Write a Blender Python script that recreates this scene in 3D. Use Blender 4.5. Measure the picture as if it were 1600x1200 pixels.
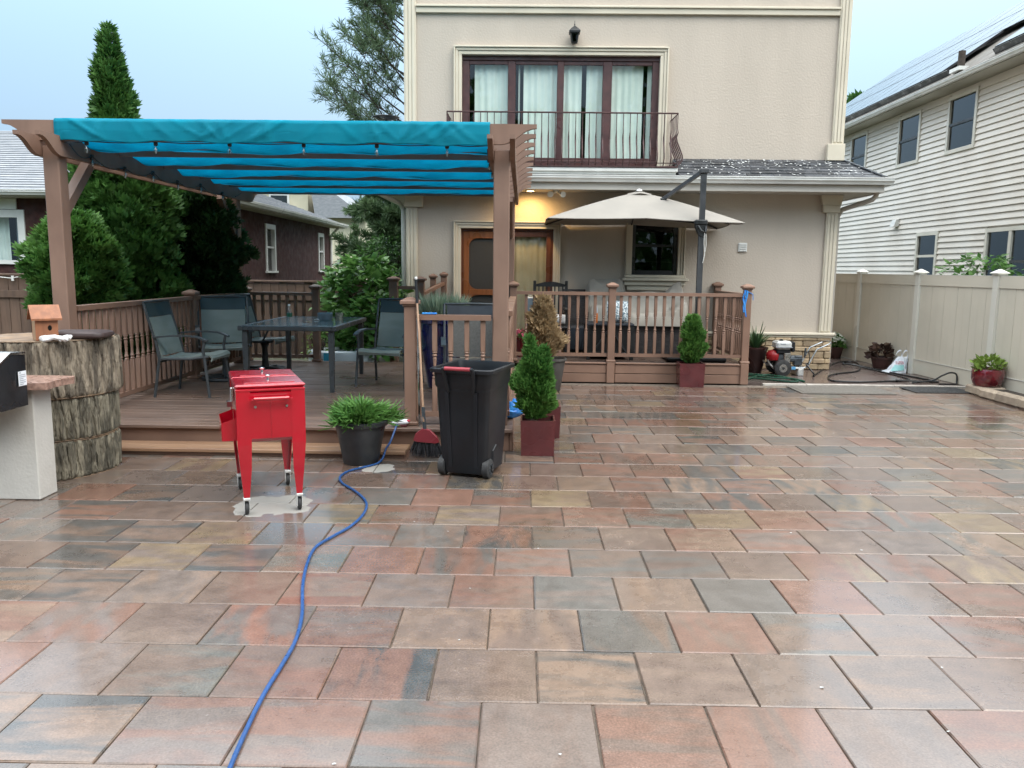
import bpy, bmesh, math, random
import numpy as np
from mathutils import Vector, Matrix
random.seed(7); rng = np.random.default_rng(11)
R = math.radians
for o in list(bpy.data.objects): bpy.data.objects.remove(o, do_unlink=True)
scene = bpy.context.scene
COL = scene.collection

# ---------------------------------------------------------------- camera
PITCH, YAW, ROLL, CAMH, LENS = R(8.19), .012, .0115, 1.57, 28.125
def set_camera():
    F = Vector((-math.sin(YAW)*math.cos(PITCH), math.cos(YAW)*math.cos(PITCH), -math.sin(PITCH)))
    R0 = Vector((math.cos(YAW), math.sin(YAW), 0)); U0 = R0.cross(F)
    U = math.cos(ROLL)*U0 - math.sin(ROLL)*R0; Rr = math.cos(ROLL)*R0 + math.sin(ROLL)*U0
    cd = bpy.data.cameras.new('camera'); cam = bpy.data.objects.new('camera', cd); COL.objects.link(cam)
    m = Matrix.Identity(4)
    for i in range(3):
        m[i][0] = Rr[i]; m[i][1] = U[i]; m[i][2] = -F[i]
    m[0][3], m[1][3], m[2][3] = 0, 0, CAMH
    cam.matrix_world = m
    cd.sensor_fit = 'HORIZONTAL'; cd.sensor_width = 36; cd.lens = LENS; cd.clip_start = .05; cd.clip_end = 2000
    scene.camera = cam
set_camera()

# ---------------------------------------------------------------- world, sun, exposure
SUN_DIR = Vector((.52, -.42, .74)).normalized()
SUN_E, SUN_ANGLE, SKY_GAIN = .8, 40, 1.0
def set_world():
    w = bpy.data.worlds.new('World'); scene.world = w; w.use_nodes = True
    nt = w.node_tree; N = nt.nodes; L = nt.links; N.clear()
    out = N.new('ShaderNodeOutputWorld'); bg = N.new('ShaderNodeBackground')
    sky = N.new('ShaderNodeTexSky'); sky.sky_type = 'NISHITA'; sky.sun_disc = False
    sky.sun_elevation = math.asin(SUN_DIR.z); sky.sun_rotation = math.atan2(SUN_DIR.x, SUN_DIR.y)
    sky.air_density = 1.2; sky.dust_density = 4; sky.ozone_density = 1.5
    sk = N.new('ShaderNodeMixRGB'); sk.blend_type = 'MULTIPLY'; sk.inputs[0].default_value = 1
    sk.inputs[2].default_value = (.1, .1, .1, 1); L.new(sky.outputs[0], sk.inputs[1])
    tc = N.new('ShaderNodeTexCoord'); sep = N.new('ShaderNodeSeparateXYZ'); L.new(tc.outputs['Generated'], sep.inputs[0])
    # overcast layer: brighter towards the zenith (CIE overcast), a little paler on the sun's side
    mx = N.new('ShaderNodeMapRange'); L.new(sep.outputs[0], mx.inputs[0])
    mx.inputs[1].default_value = -.75; mx.inputs[2].default_value = .7
    nz = N.new('ShaderNodeTexNoise'); nz.inputs['Scale'].default_value = 2.2; nz.inputs['Detail'].default_value = 0
    mp = N.new('ShaderNodeMapping'); mp.inputs['Scale'].default_value = (1, 1, 2.6)
    L.new(tc.outputs['Generated'], mp.inputs[0]); L.new(mp.outputs[0], nz.inputs[0])
    ad = N.new('ShaderNodeMath'); ad.operation = 'MULTIPLY_ADD'; ad.inputs[1].default_value = .5; ad.inputs[2].default_value = -.25
    L.new(nz.outputs[0], ad.inputs[0])
    ad2 = N.new('ShaderNodeMath'); ad2.use_clamp = True; L.new(ad.outputs[0], ad2.inputs[0]); L.new(mx.outputs[0], ad2.inputs[1])
    cr = N.new('ShaderNodeMixRGB'); cr.inputs[1].default_value = (.40, .59, .80, 1); cr.inputs[2].default_value = (.57, .77, .92, 1)
    L.new(ad2.outputs[0], cr.inputs[0])
    zp = N.new('ShaderNodeMath'); zp.operation = 'MAXIMUM'; zp.inputs[1].default_value = 0; L.new(sep.outputs[2], zp.inputs[0])
    zq = N.new('ShaderNodeMath'); zq.operation = 'POWER'; zq.inputs[1].default_value = 1.6; L.new(zp.outputs[0], zq.inputs[0])
    zc = N.new('ShaderNodeMapRange'); L.new(zq.outputs[0], zc.inputs[0])
    zc.inputs[1].default_value = .0; zc.inputs[2].default_value = 1.0; zc.inputs[3].default_value = .43; zc.inputs[4].default_value = 2.9
    ml = N.new('ShaderNodeMixRGB'); ml.blend_type = 'MULTIPLY'; ml.inputs[0].default_value = 1
    L.new(cr.outputs[0], ml.inputs[1]); L.new(zc.outputs[0], ml.inputs[2])
    # the zenith of an overcast sky is whiter than its rim
    wh = N.new('ShaderNodeMapRange'); L.new(sep.outputs[2], wh.inputs[0])
    wh.inputs[1].default_value = .3; wh.inputs[2].default_value = .8; wh.inputs[4].default_value = .85
    w2 = N.new('ShaderNodeMixRGB'); L.new(wh.outputs[0], w2.inputs[0]); L.new(ml.outputs[0], w2.inputs[1]); w2.inputs[2].default_value = (2.1, 2.1, 2.05, 1)
    fin = N.new('ShaderNodeMixRGB'); fin.inputs[0].default_value = .86; L.new(sk.outputs[0], fin.inputs[1]); L.new(w2.outputs[0], fin.inputs[2])
    L.new(fin.outputs[0], bg.inputs[0]); bg.inputs[1].default_value = SKY_GAIN
    L.new(bg.outputs[0], out.inputs[0])
set_world()
sd = bpy.data.lights.new('sun', 'SUN'); sd.energy = SUN_E; sd.angle = R(SUN_ANGLE); sd.color = (1, .96, .9)
so = bpy.data.objects.new('sun', sd); COL.objects.link(so); so.location = (10, -10, 20)
so.rotation_euler = SUN_DIR.to_track_quat('Z', 'Y').to_euler()
vs = scene.view_settings; vs.view_transform = 'Standard'; vs.look = 'None'; vs.exposure = 1.13; vs.gamma = 1; vs.use_curve_mapping = False
scene.cycles.use_denoising = True; scene.cycles.adaptive_threshold = .02
scene.cycles.max_bounces = 4; scene.cycles.diffuse_bounces = 2; scene.cycles.glossy_bounces = 3; scene.cycles.transparent_max_bounces = 10; scene.cycles.caustics_reflective = False; scene.cycles.caustics_refractive = False

# ---------------------------------------------------------------- materials
def srgb(r, g, b):
    f = lambda c: (c/255/12.92 if c/255 <= .04045 else ((c/255+.055)/1.055)**2.4)
    return (f(r), f(g), f(b))
MATS = {}
def nodes(name):
    m = bpy.data.materials.new(name); m.use_nodes = True
    nt = m.node_tree; bs = nt.nodes['Principled BSDF']
    MATS[name] = m
    return m, nt, nt.nodes, nt.links, bs
def mat(name, c, c2=None, scale=6, stretch=(1, 1, 1), rough=.6, rvar=.15, bump=0., bscale=None, bstretch=None, spec=.5, metal=0, coat=0, pvar=0., detail=3, dist=.02, lo=.35, hi=.65, coord='pos'):
    m, nt, N, L, bs = nodes(name)
    if coord == 'pos':
        g = N.new('ShaderNodeNewGeometry'); src = g.outputs['Position']
    else:
        g = N.new('ShaderNodeTexCoord'); src = g.outputs['Object']
    def noise(sc, st, det):
        mp = N.new('ShaderNodeMapping'); mp.inputs['Scale'].default_value = st; L.new(src, mp.inputs[0])
        n = N.new('ShaderNodeTexNoise'); n.inputs['Scale'].default_value = sc; n.inputs['Detail'].default_value = det; L.new(mp.outputs[0], n.inputs[0]); return n
    n = noise(scale, stretch, detail)
    c2 = c2 or tuple(x*.8 for x in c)
    rp = N.new('ShaderNodeMapRange'); rp.inputs[1].default_value = lo; rp.inputs[2].default_value = hi; L.new(n.outputs[0], rp.inputs[0])
    mx = N.new('ShaderNodeMixRGB'); mx.inputs[1].default_value = (*c, 1); mx.inputs[2].default_value = (*c2, 1); L.new(rp.outputs[0], mx.inputs[0])
    last = mx.outputs[0]
    if pvar:
        oi = N.new('ShaderNodeObjectInfo'); mr = N.new('ShaderNodeMapRange'); mr.inputs[3].default_value = 1-pvar; mr.inputs[4].default_value = 1+pvar
        L.new(oi.outputs['Random'], mr.inputs[0])
        mm = N.new('ShaderNodeMixRGB'); mm.blend_type = 'MULTIPLY'; mm.inputs[0].default_value = 1; L.new(last, mm.inputs[1]); L.new(mr.outputs[0], mm.inputs[2]); last = mm.outputs[0]
    L.new(last, bs.inputs['Base Color'])
    n2 = noise(scale*.7+.3, (1, 1, 1), 1)
    rr = N.new('ShaderNodeMapRange'); rr.inputs[1].default_value = .3; rr.inputs[2].default_value = .7
    rr.inputs[3].default_value = max(.02, rough-rvar); rr.inputs[4].default_value = min(1, rough+rvar); L.new(n2.outputs[0], rr.inputs[0]); L.new(rr.outputs[0], bs.inputs['Roughness'])
    bs.inputs['Metallic'].default_value = metal; bs.inputs['Specular IOR Level'].default_value = spec
    if coat: bs.inputs['Coat Weight'].default_value = coat; bs.inputs['Coat Roughness'].default_value = .08
    if bump:
        n3 = noise(bscale or scale*3, bstretch or stretch, 3)
        bp = N.new('ShaderNodeBump'); bp.inputs['Strength'].default_value = bump; bp.inputs['Distance'].default_value = dist
        L.new(n3.outputs[0], bp.inputs['Height']); L.new(bp.outputs[0], bs.inputs['Normal'])
    return m
def leafmat(name, a, b, trans=.25, rough=.55, scale=2.5):
    m, nt, N, L, bs = nodes(name)
    g = N.new('ShaderNodeNewGeometry'); n = N.new('ShaderNodeTexNoise'); n.inputs['Scale'].default_value = scale; L.new(g.outputs['Position'], n.inputs[0])
    ad = N.new('ShaderNodeMath'); ad.operation = 'MULTIPLY_ADD'; ad.inputs[1].default_value = .55; L.new(g.outputs['Random Per Island'], ad.inputs[0])
    mr = N.new('ShaderNodeMapRange'); mr.inputs[1].default_value = .3; mr.inputs[2].default_value = .7; mr.inputs[4].default_value = .45; L.new(n.outputs[0], mr.inputs[0])
    L.new(mr.outputs[0], ad.inputs[2])
    mx = N.new('ShaderNodeMixRGB'); mx.inputs[1].default_value = (*a, 1); mx.inputs[2].default_value = (*b, 1); L.new(ad.outputs[0], mx.inputs[0])
    L.new(mx.outputs[0], bs.inputs['Base Color']); bs.inputs['Roughness'].default_value = rough; bs.inputs['Specular IOR Level'].default_value = .35
    tr = N.new('ShaderNodeBsdfTranslucent'); L.new(mx.outputs[0], tr.inputs[0])
    ms = N.new('ShaderNodeMixShader'); ms.inputs[0].default_value = trans
    L.new(bs.outputs[0], ms.inputs[1]); L.new(tr.outputs[0], ms.inputs[2]); L.new(ms.outputs[0], N['Material Output'].inputs[0])
    return m
def glassmat(name, tint=(.8, .86, .86), refl=1.0):
    m, nt, N, L, bs = nodes(name); N.remove(bs)
    t = N.new('ShaderNodeBsdfTransparent'); t.inputs[0].default_value = (*tint, 1)
    g = N.new('ShaderNodeBsdfGlossy'); g.inputs['Roughness'].default_value = .02; g.inputs[0].default_value = (refl, refl, refl, 1)
    f = N.new('ShaderNodeFresnel'); f.inputs[0].default_value = 1.55
    a = N.new('ShaderNodeMath'); a.operation = 'MULTIPLY_ADD'; a.inputs[1].default_value = 1.15; a.inputs[2].default_value = .01; a.use_clamp = True; L.new(f.outputs[0], a.inputs[0])
    ge = N.new('ShaderNodeNewGeometry'); iv = N.new('ShaderNodeMath'); iv.operation = 'SUBTRACT'; iv.inputs[0].default_value = 1; L.new(ge.outputs['Backfacing'], iv.inputs[1])
    mu = N.new('ShaderNodeMath'); mu.operation = 'MULTIPLY'; L.new(a.outputs[0], mu.inputs[0]); L.new(iv.outputs[0], mu.inputs[1]); a = mu
    ms = N.new('ShaderNodeMixShader'); L.new(a.outputs[0], ms.inputs[0]); L.new(t.outputs[0], ms.inputs[1]); L.new(g.outputs[0], ms.inputs[2]); L.new(ms.outputs[0], N['Material Output'].inputs[0])
    return m
def fabricmat(name, c, c2, trans=.4, scale=9, bump=.2):
    m = mat(name, c, c2, scale=scale, rough=.75, bump=bump, bscale=scale*1.4, dist=.02)
    nt = m.node_tree; N = nt.nodes; L = nt.links; bs = N['Principled BSDF']
    src = bs.inputs['Base Color'].links[0].from_socket
    tr = N.new('ShaderNodeBsdfTranslucent'); L.new(src, tr.inputs[0]); ms = N.new('ShaderNodeMixShader'); ms.inputs[0].default_value = trans
    L.new(bs.outputs[0], ms.inputs[1]); L.new(tr.outputs[0], ms.inputs[2]); L.new(ms.outputs[0], N['Material Output'].inputs[0])
    return m

mat('stucco', (.535, .465, .39), (.50, .435, .365), scale=1.1, stretch=(2.2, 2.2, .45), rough=.85, bump=.6, bscale=34, bstretch=(1, 1, 1), dist=.008, spec=.2, detail=5)
mat('trim', (.66, .595, .475), (.60, .54, .43), scale=2, rough=.7, bump=.08, bscale=40, dist=.003, spec=.3)
mat('white_alu', (.72, .72, .69), (.62, .62, .59), scale=3, rough=.4)
mat('soffit', (.50, .47, .42), (.45, .42, .375), scale=2, rough=.7)
mat('maroon', (.085, .036, .034), (.055, .024, .024), scale=7, rough=.4, spec=.5)
mat('iron', (.085, .035, .033), (.04, .02, .02), scale=20, rough=.5)
mat('curtain', (.68, .75, .70), (.60, .68, .63), scale=3, rough=.9)
mat('dark_room', (.008, .009, .009), rough=.9, spec=.1)
glassmat('glass', (.98, 1., .99)); glassmat('dark_glass', (.35, .38, .38))
mat('shingle', (.030, .034, .040), (.065, .068, .075), scale=7, rough=.55, bump=.5, bscale=160, dist=.004, pvar=.35)
mat('petal', (.52, .53, .52), rough=.6)
mat('ledge_stone', (.50, .38, .235), (.34, .25, .16), scale=7, rough=.8, bump=.7, bscale=22, dist=.012, pvar=.28)
mat('door_wood', (.27, .095, .033), (.18, .06, .02), scale=3, stretch=(6, 6, .5), rough=.35, bump=.1, coat=.3)
mat('door_dark', (.16, .048, .02), (.11, .032, .014), scale=3, stretch=(6, 6, .5), rough=.35, coat=.3)
mat('screen', (.045, .04, .034), (.035, .032, .028), scale=200, rough=.6)
mat('black_metal', (.014, .015, .016), (.022, .023, .024), scale=12, rough=.42)
mat('pole_grey', (.035, .038, .042), (.05, .053, .057), scale=8, rough=.4)
mat('pergola', (.225, .138, .100), (.18, .108, .078), scale=2.2, stretch=(2, 2, 1), rough=.6, bump=.12, bscale=30, dist=.004, pvar=.06)
mat('deckrail', (.235, .138, .096), (.19, .11, .077), scale=3, rough=.55, bump=.1, bscale=40, dist=.003, pvar=.05)
mat('deckplank', (.165, .108, .082), (.115, .075, .058), scale=2.2, stretch=(.5, 6, 6), rough=.36, rvar=.14, bump=.3, bscale=6, bstretch=(.6, 14, 10), dist=.006, pvar=.12)
mat('deckstep', (.27, .16, .095), (.20, .115, .07), scale=2.2, stretch=(.5, 6, 6), rough=.4, bump=.25, bscale=6, bstretch=(.6, 14, 10), dist=.004, pvar=.08)
mat('fencewood', (.14, .088, .06), (.095, .06, .042), scale=2.5, stretch=(5, 5, .6), rough=.75, bump=.3, bscale=9, bstretch=(6, 6, .5), dist=.006, pvar=.14)
mat('vinyl', (.62, .565, .46), (.56, .515, .42), scale=1.5, rough=.45)
mat('vinyl_white', (.68, .655, .575), (.62, .595, .52), scale=2, rough=.4)
mat('siding', (.74, .695, .62), (.67, .63, .565), scale=1.0, rough=.5, pvar=.03)
mat('brick', (.058, .020, .016), (.038, .013, .012), scale=9, rough=.85, bump=.4, bscale=30, dist=.01)
mat('roof_grey', (.20, .215, .235), (.27, .28, .295), scale=5, stretch=(1, 1, 3), rough=.75, bump=.5, bscale=60, dist=.01, pvar=.1)
mat('roof_tan', (.16, .145, .125), (.12, .11, .095), scale=5, rough=.8)
mat('solar', (.010, .014, .022), (.014, .020, .03), scale=2, rough=.14, rvar=.03, spec=.24)
mat('solar_rim', (.012, .012, .014), rough=.4)
mat('cream_siding', (.62, .57, .42), (.56, .52, .38), scale=2, rough=.7)
mat('bark', (.27, .225, .17), (.10, .084, .066), scale=5, stretch=(4, 4, .7), rough=.95, bump=1.0, bscale=14, bstretch=(3, 3, .6), dist=.05, lo=.4, hi=.6, spec=.15)
mat('bark_moss', (.225, .20, .15), (.085, .077, .06), scale=5, stretch=(4, 4, .7), rough=.95, bump=1.0, bscale=14, bstretch=(3, 3, .6), dist=.05, lo=.4, hi=.6, spec=.15)
mat('cut_wood', (.26, .17, .10), (.15, .10, .065), scale=9, rough=.7, bump=.3)
mat('tree_bark', (.06, .045, .035), (.035, .028, .022), scale=8, rough=.95, bump=.6, dist=.02)
mat('cedar', (.30, .115, .05), (.20, .075, .034), scale=4, stretch=(5, 5, .6), rough=.6, bump=.1)
mat('cedar_pale', (.40, .25, .14), (.32, .19, .10), scale=4, rough=.6)
mat('cushion', (.055, .035, .032), (.04, .025, .024), scale=8, rough=.5)
mat('white_cloth', (.75, .74, .72), (.6, .6, .6), scale=20, rough=.8, bump=.3)
mat('red_paint', (.40, .004, .016), (.34, .004, .013), scale=4, rough=.16, rvar=.07, coat=.7)
mat('red_wet', (.38, .006, .018), (.44, .03, .05), scale=14, stretch=(1, 3, 1), rough=.16, rvar=.12, coat=1, bump=.25, bscale=35, dist=.006)
mat('steel', (.55, .54, .52), (.4, .4, .39), scale=15, rough=.28, metal=1)
mat('chrome_white', (.68, .68, .66), rough=.3, metal=.3)
mat('rubber', (.018, .018, .019), (.03, .03, .03), scale=20, rough=.65)
mat('black_plastic', (.006, .007, .009), (.011, .012, .015), scale=4, spec=.35, rough=.45, rvar=.12, bump=.1, bscale=60, dist=.003)
mat('grip_red', (.34, .04, .055), rough=.4)
mat('pot_black', (.017, .019, .022), (.03, .032, .035), scale=10, rough=.4)
mat('pot_oxblood', (.105, .022, .024), (.075, .016, .018), scale=6, rough=.3, coat=.3)
mat('pot_red_glaze', (.16, .008, .014), (.09, .005, .010), scale=8, rough=.12, coat=1)
mat('pot_brown', (.045, .018, .016), (.03, .013, .012), scale=8, rough=.35)
mat('pot_terracotta', (.075, .03, .024), (.05, .022, .018), scale=8, rough=.6)
mat('pot_grey', (.075, .068, .062), (.055, .05, .046), scale=8, rough=.6)
mat('pot_blue', (.008, .010, .075), (.006, .007, .045), scale=6, rough=.12, coat=1)
mat('soil', (.03, .022, .017), (.05, .038, .028), scale=30, rough=.95, bump=.8, dist=.01)
mat('chair_frame', (.034, .040, .044), (.047, .053, .057), scale=10, rough=.4)
mat('sling', (.205, .235, .215), (.17, .20, .18), scale=4, stretch=(1, 1, 3), rough=.7, bump=.25, bscale=220, dist=.002)
mat('sling_head', (.026, .052, .062), (.02, .042, .05), scale=6, rough=.65)
mat('sling_dark', (.085, .082, .075), (.065, .063, .058), scale=60, rough=.7)
mat('table_top', (.13, .21, .215), (.10, .17, .175), scale=3, rough=.16, rvar=.06, coat=.6)
mat('bowl_grey', (.16, .20, .23), rough=.5)
mat('candle', (.45, .40, .30), (.12, .10, .07), scale=25, rough=.4)
mat('label_green', (.02, .10, .06), rough=.4)
glassmat('clear_plastic', (.92, .95, .96)); glassmat('bulb_glass', (.90, .92, .92), 1.0)
fabricmat('teal', (.0, .46, .62), (.0, .40, .56), trans=.6, scale=5, bump=.12)
fabricmat('umbrella_cloth', (.385, .355, .315), (.35, .325, .29), trans=.2, scale=3, bump=.15)
fabricmat('cover_cloth', (.40, .37, .32), (.33, .305, .265), trans=.05, scale=5, bump=.5)
mat('wicker', (.022, .019, .020), (.045, .038, .038), scale=12, stretch=(1, 1, 8), rough=.6, bump=.5, bscale=60, dist=.006)
mat('blue_black', (.012, .018, .028), (.02, .028, .04), scale=8, rough=.6)
mat('pillow_pattern', (.62, .68, .70), (.10, .16, .20), scale=45, rough=.8, lo=.45, hi=.55, bump=.2)
mat('orange_plastic', (.62, .17, .03), rough=.4)
mat('pale_blue_cloth', (.50, .58, .66), rough=.8)
mat('blue_plastic', (.02, .16, .55), (.05, .30, .70), scale=14, rough=.3, bump=.4)
mat('cord_blue', (.012, .055, .17), (.016, .07, .22), scale=30, rough=.4)
mat('hose_green', (.008, .045, .026), (.012, .06, .035), scale=20, rough=.35)
mat('hose_black', (.010, .011, .012), rough=.35)
mat('bag_white', (.74, .77, .80), (.62, .66, .72), scale=14, rough=.35, bump=.5, bscale=18, dist=.03)
mat('bag_teal', (.35, .68, .66), (.28, .60, .60), scale=14, rough=.4)
mat('print_red', (.45, .03, .06), rough=.5)
mat('print_grey', (.30, .32, .36), rough=.6)
mat('paper_white', (.75, .77, .80), rough=.5)
mat('granite', (.34, .21, .165), (.19, .115, .09), scale=35, rough=.35, bump=.2, bscale=20, dist=.01)
mat('counter_stucco', (.50, .48, .44), (.44, .42, .385), scale=4, rough=.85, bump=.4, bscale=50, dist=.006)
mat('grill_black', (.012, .013, .015), (.022, .024, .028), scale=5, rough=.28, bump=.15, bscale=9, dist=.03)
mat('slab', (.135, .098, .086), (.105, .080, .072), scale=1.6, rough=.26, rvar=.12, bump=.2, bscale=70, dist=.003)
mat('white_strip', (.50, .46, .41), (.36, .32, .28), scale=9, rough=.6)
mat('mat_grey', (.145, .13, .11), (.10, .09, .078), scale=60, rough=.75, bump=.5, dist=.006)
mat('mat_dark', (.05, .05, .05), (.03, .03, .03), scale=60, rough=.8, bump=.5, dist=.006)
mat('curb_stone', (.40, .32, .235), (.28, .22, .165), scale=9, rough=.85, bump=.6, bscale=25, dist=.012, pvar=.12)
mat('joint_sand', (.19, .15, .115), (.10, .082, .067), scale=20, rough=.9, bump=.5, dist=.01)
mat('earth', (.06, .06, .035), (.04, .055, .02), scale=1.5, rough=.95, bump=.5, dist=.05)
mat('engine_red', (.30, .012, .016), rough=.3)
mat('tank_white', (.60, .61, .60), rough=.3)
mat('pump_dark', (.05, .06, .07), (.09, .10, .11), scale=25, rough=.4, metal=.4)
mat('label_blue', (.12, .36, .62), rough=.4)
mat('straw', (.05, .05, .055), (.03, .03, .035), scale=60, rough=.8)
mat('pole_wood', (.36, .22, .135), (.28, .165, .10), scale=12, rough=.5)
mat('flower_white', (.78, .80, .70), rough=.6)
mat('flower_pink', (.65, .12, .18), rough=.6)
mat('pool_white', (.72, .76, .76), (.62, .67, .68), scale=5, rough=.35)
mat('pool_blue', (.05, .42, .60), rough=.4)
leafmat('arbor_bright', (.026, .10, .018), (.125, .26, .055), trans=.3)
leafmat('arbor_mid', (.020, .075, .015), (.085, .19, .04))
leafmat('arbor_dark', (.010, .038, .012), (.038, .092, .024))
leafmat('pine_needle', (.055, .10, .05), (.15, .22, .115), trans=.35)
leafmat('hemlock', (.035, .080, .034), (.13, .20, .085), trans=.25)
leafmat('broad_leaf', (.045, .14, .03), (.18, .34, .09), trans=.3, rough=.35)
leafmat('dead_leaf', (.28, .19, .10), (.52, .39, .23), trans=.25)
leafmat('lavender', (.19, .27, .18), (.36, .43, .31), trans=.25)
leafmat('juniper', (.045, .14, .028), (.15, .30, .07), trans=.25)
leafmat('lime_leaf', (.085, .16, .025), (.26, .36, .07), trans=.25)
leafmat('spike_leaf', (.020, .060, .025), (.09, .16, .06), trans=.15, rough=.35)
leafmat('purple_leaf', (.045, .02, .02), (.10, .06, .035), trans=.15)
em = nodes('lamp_glow'); em[4].inputs['Emission Color'].default_value = (1, .72, .30, 1); em[4].inputs['Emission Strength'].default_value = 9

# ---------------------------------------------------------------- geometry helpers
LOC = {}
class MB:
    def __init__(s): s.v = []; s.f = []
    def add(s, vs, fs):
        n = len(s.v); s.v += [tuple(v) for v in vs]; s.f += [tuple(i+n for i in f) for f in fs]; return s
    def box(s, x0, x1, y0, y1, z0, z1, b=0):
        if b <= 0:
            return s.add([(x0, y0, z0), (x1, y0, z0), (x1, y1, z0), (x0, y1, z0), (x0, y0, z1), (x1, y0, z1), (x1, y1, z1), (x0, y1, z1)],
                         [(3, 2, 1, 0), (4, 5, 6, 7), (0, 1, 5, 4), (1, 2, 6, 5), (2, 3, 7, 6), (3, 0, 4, 7)])
        b = min(b, (x1-x0)*.45, (y1-y0)*.45, (z1-z0)*.45)
        X = (x0, x0+b, x1-b, x1); Y = (y0, y0+b, y1-b, y1); Z = (z0, z0+b, z1-b, z1)
        vs = []; idx = {}
        for sx in (0, 1):
            for sy in (0, 1):
                for sz in (0, 1):
                    cx, cy, cz = X[3*sx], Y[3*sy], Z[3*sz]; ix, iy, iz = X[1+sx], Y[1+sy], Z[1+sz]
                    idx[sx, sy, sz, 'x'] = len(vs); vs.append((cx, iy, iz))
                    idx[sx, sy, sz, 'y'] = len(vs); vs.append((ix, cy, iz))
                    idx[sx, sy, sz, 'z'] = len(vs); vs.append((ix, iy, cz))
        fs = []
        g = lambda a, bb, c, t: idx[a, bb, c, t]
        fs += [(g(0,0,0,'x'), g(0,0,1,'x'), g(0,1,1,'x'), g(0,1,0,'x')), (g(1,0,0,'x'), g(1,1,0,'x'), g(1,1,1,'x'), g(1,0,1,'x')),
               (g(0,0,0,'y'), g(1,0,0,'y'), g(1,0,1,'y'), g(0,0,1,'y')), (g(0,1,0,'y'), g(0,1,1,'y'), g(1,1,1,'y'), g(1,1,0,'y')),
               (g(0,0,0,'z'), g(0,1,0,'z'), g(1,1,0,'z'), g(1,0,0,'z')), (g(0,0,1,'z'), g(1,0,1,'z'), g(1,1,1,'z'), g(0,1,1,'z'))]
        for sx in (0, 1):
            for sy in (0, 1):
                for sz in (0, 1): fs.append((g(sx,sy,sz,'x'), g(sx,sy,sz,'y'), g(sx,sy,sz,'z')))
        for a in (0, 1):
            for c in (0, 1):
                fs.append((g(a,c,0,'x'), g(a,c,1,'x'), g(a,c,1,'y'), g(a,c,0,'y')))
                fs.append((g(a,0,c,'x'), g(a,1,c,'x'), g(a,1,c,'z'), g(a,0,c,'z')))
                fs.append((g(0,a,c,'y'), g(1,a,c,'y'), g(1,a,c,'z'), g(0,a,c,'z')))
        return s.add(vs, fs)
    def bar(s, p, q, w, h=None, up=(0, 0, 1)):
        h = h or w; p = Vector(p); q = Vector(q); d = (q-p).normalized(); u = Vector(up)
        if abs(d.dot(u)) > .98: u = Vector((0, 1, 0))
        sd_ = d.cross(u).normalized()*w/2; uu = sd_.cross(d).normalized()*h/2
        vs = [e+a*sd_+b*uu for e in (p, q) for a, b in ((-1, -1), (1, -1), (1, 1), (-1, 1))]
        return s.add(vs, [(0, 1, 2, 3), (7, 6, 5, 4), (0, 4, 5, 1), (1, 5, 6, 2), (2, 6, 7, 3), (3, 7, 4, 0)])
    def tube(s, pts, r, n=8, cap=True):
        pts = [Vector(p) for p in pts]; k = len(pts); rs = r if hasattr(r, '__len__') else [r]*k
        vs = []; fs = []; ref = None
        for i, p in enumerate(pts):
            d = (pts[min(i+1, k-1)]-pts[max(i-1, 0)]).normalized()
            if ref is None: ref = Vector((0, 0, 1)) if abs(d.z) < .9 else Vector((1, 0, 0))
            a = (ref-d*ref.dot(d)).normalized(); ref = a; b = d.cross(a)
            for j in range(n):
                t = 2*math.pi*j/n; vs.append(p+(a*math.cos(t)+b*math.sin(t))*rs[i])
        for i in range(k-1):
            for j in range(n):
                j2 = (j+1) % n; fs.append((i*n+j, i*n+j2, (i+1)*n+j2, (i+1)*n+j))
        if cap: fs += [tuple(range(n-1, -1, -1)), tuple(range((k-1)*n, k*n))]
        return s.add(vs, fs)
    def lathe(s, prof, c=(0, 0, 0), n=20, sx=1, sy=1):
        vs = []; fs = []; k = len(prof)
        for (r, z) in prof:
            for j in range(n):
                t = 2*math.pi*j/n; vs.append((c[0]+r*math.cos(t)*sx, c[1]+r*math.sin(t)*sy, c[2]+z))
        for i in range(k-1):
            for j in range(n):
                j2 = (j+1) % n; fs.append((i*n+j, i*n+j2, (i+1)*n+j2, (i+1)*n+j))
        fs += [tuple(range(n-1, -1, -1)), tuple(range((k-1)*n, k*n))]
        return s.add(vs, fs)
    def loft(s, rings, cap=True):
        n = len(rings[0]); vs = [p for r_ in rings for p in r_]; fs = []
        for i in range(len(rings)-1):
            for j in range(n):
                j2 = (j+1) % n; fs.append((i*n+j, i*n+j2, (i+1)*n+j2, (i+1)*n+j))
        if cap: fs += [tuple(range(n-1, -1, -1)), tuple(range((len(rings)-1)*n, len(rings)*n))]
        return s.add(vs, fs)
    def prism(s, poly, axis, a0, a1):
        # poly: 2-D outline; axis 'x': (y,z), 'y': (x,z), 'z': (x,y)
        def P(u, v, a): return {'x': (a, u, v), 'y': (u, a, v), 'z': (u, v, a)}[axis]
        n = len(poly); vs = [P(u, v, a0) for u, v in poly]+[P(u, v, a1) for u, v in poly]
        fs = [tuple(range(n-1, -1, -1)), tuple(range(n, 2*n))]+[(i, (i+1) % n, n+(i+1) % n, n+i) for i in range(n)]
        return s.add(vs, fs)
    def grid(s, fn, nu, nv):
        vs = [fn(u/nu, v/nv) for v in range(nv+1) for u in range(nu+1)]
        fs = [(v*(nu+1)+u, v*(nu+1)+u+1, (v+1)*(nu+1)+u+1, (v+1)*(nu+1)+u) for v in range(nv) for u in range(nu)]
        return s.add(vs, fs)
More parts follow.
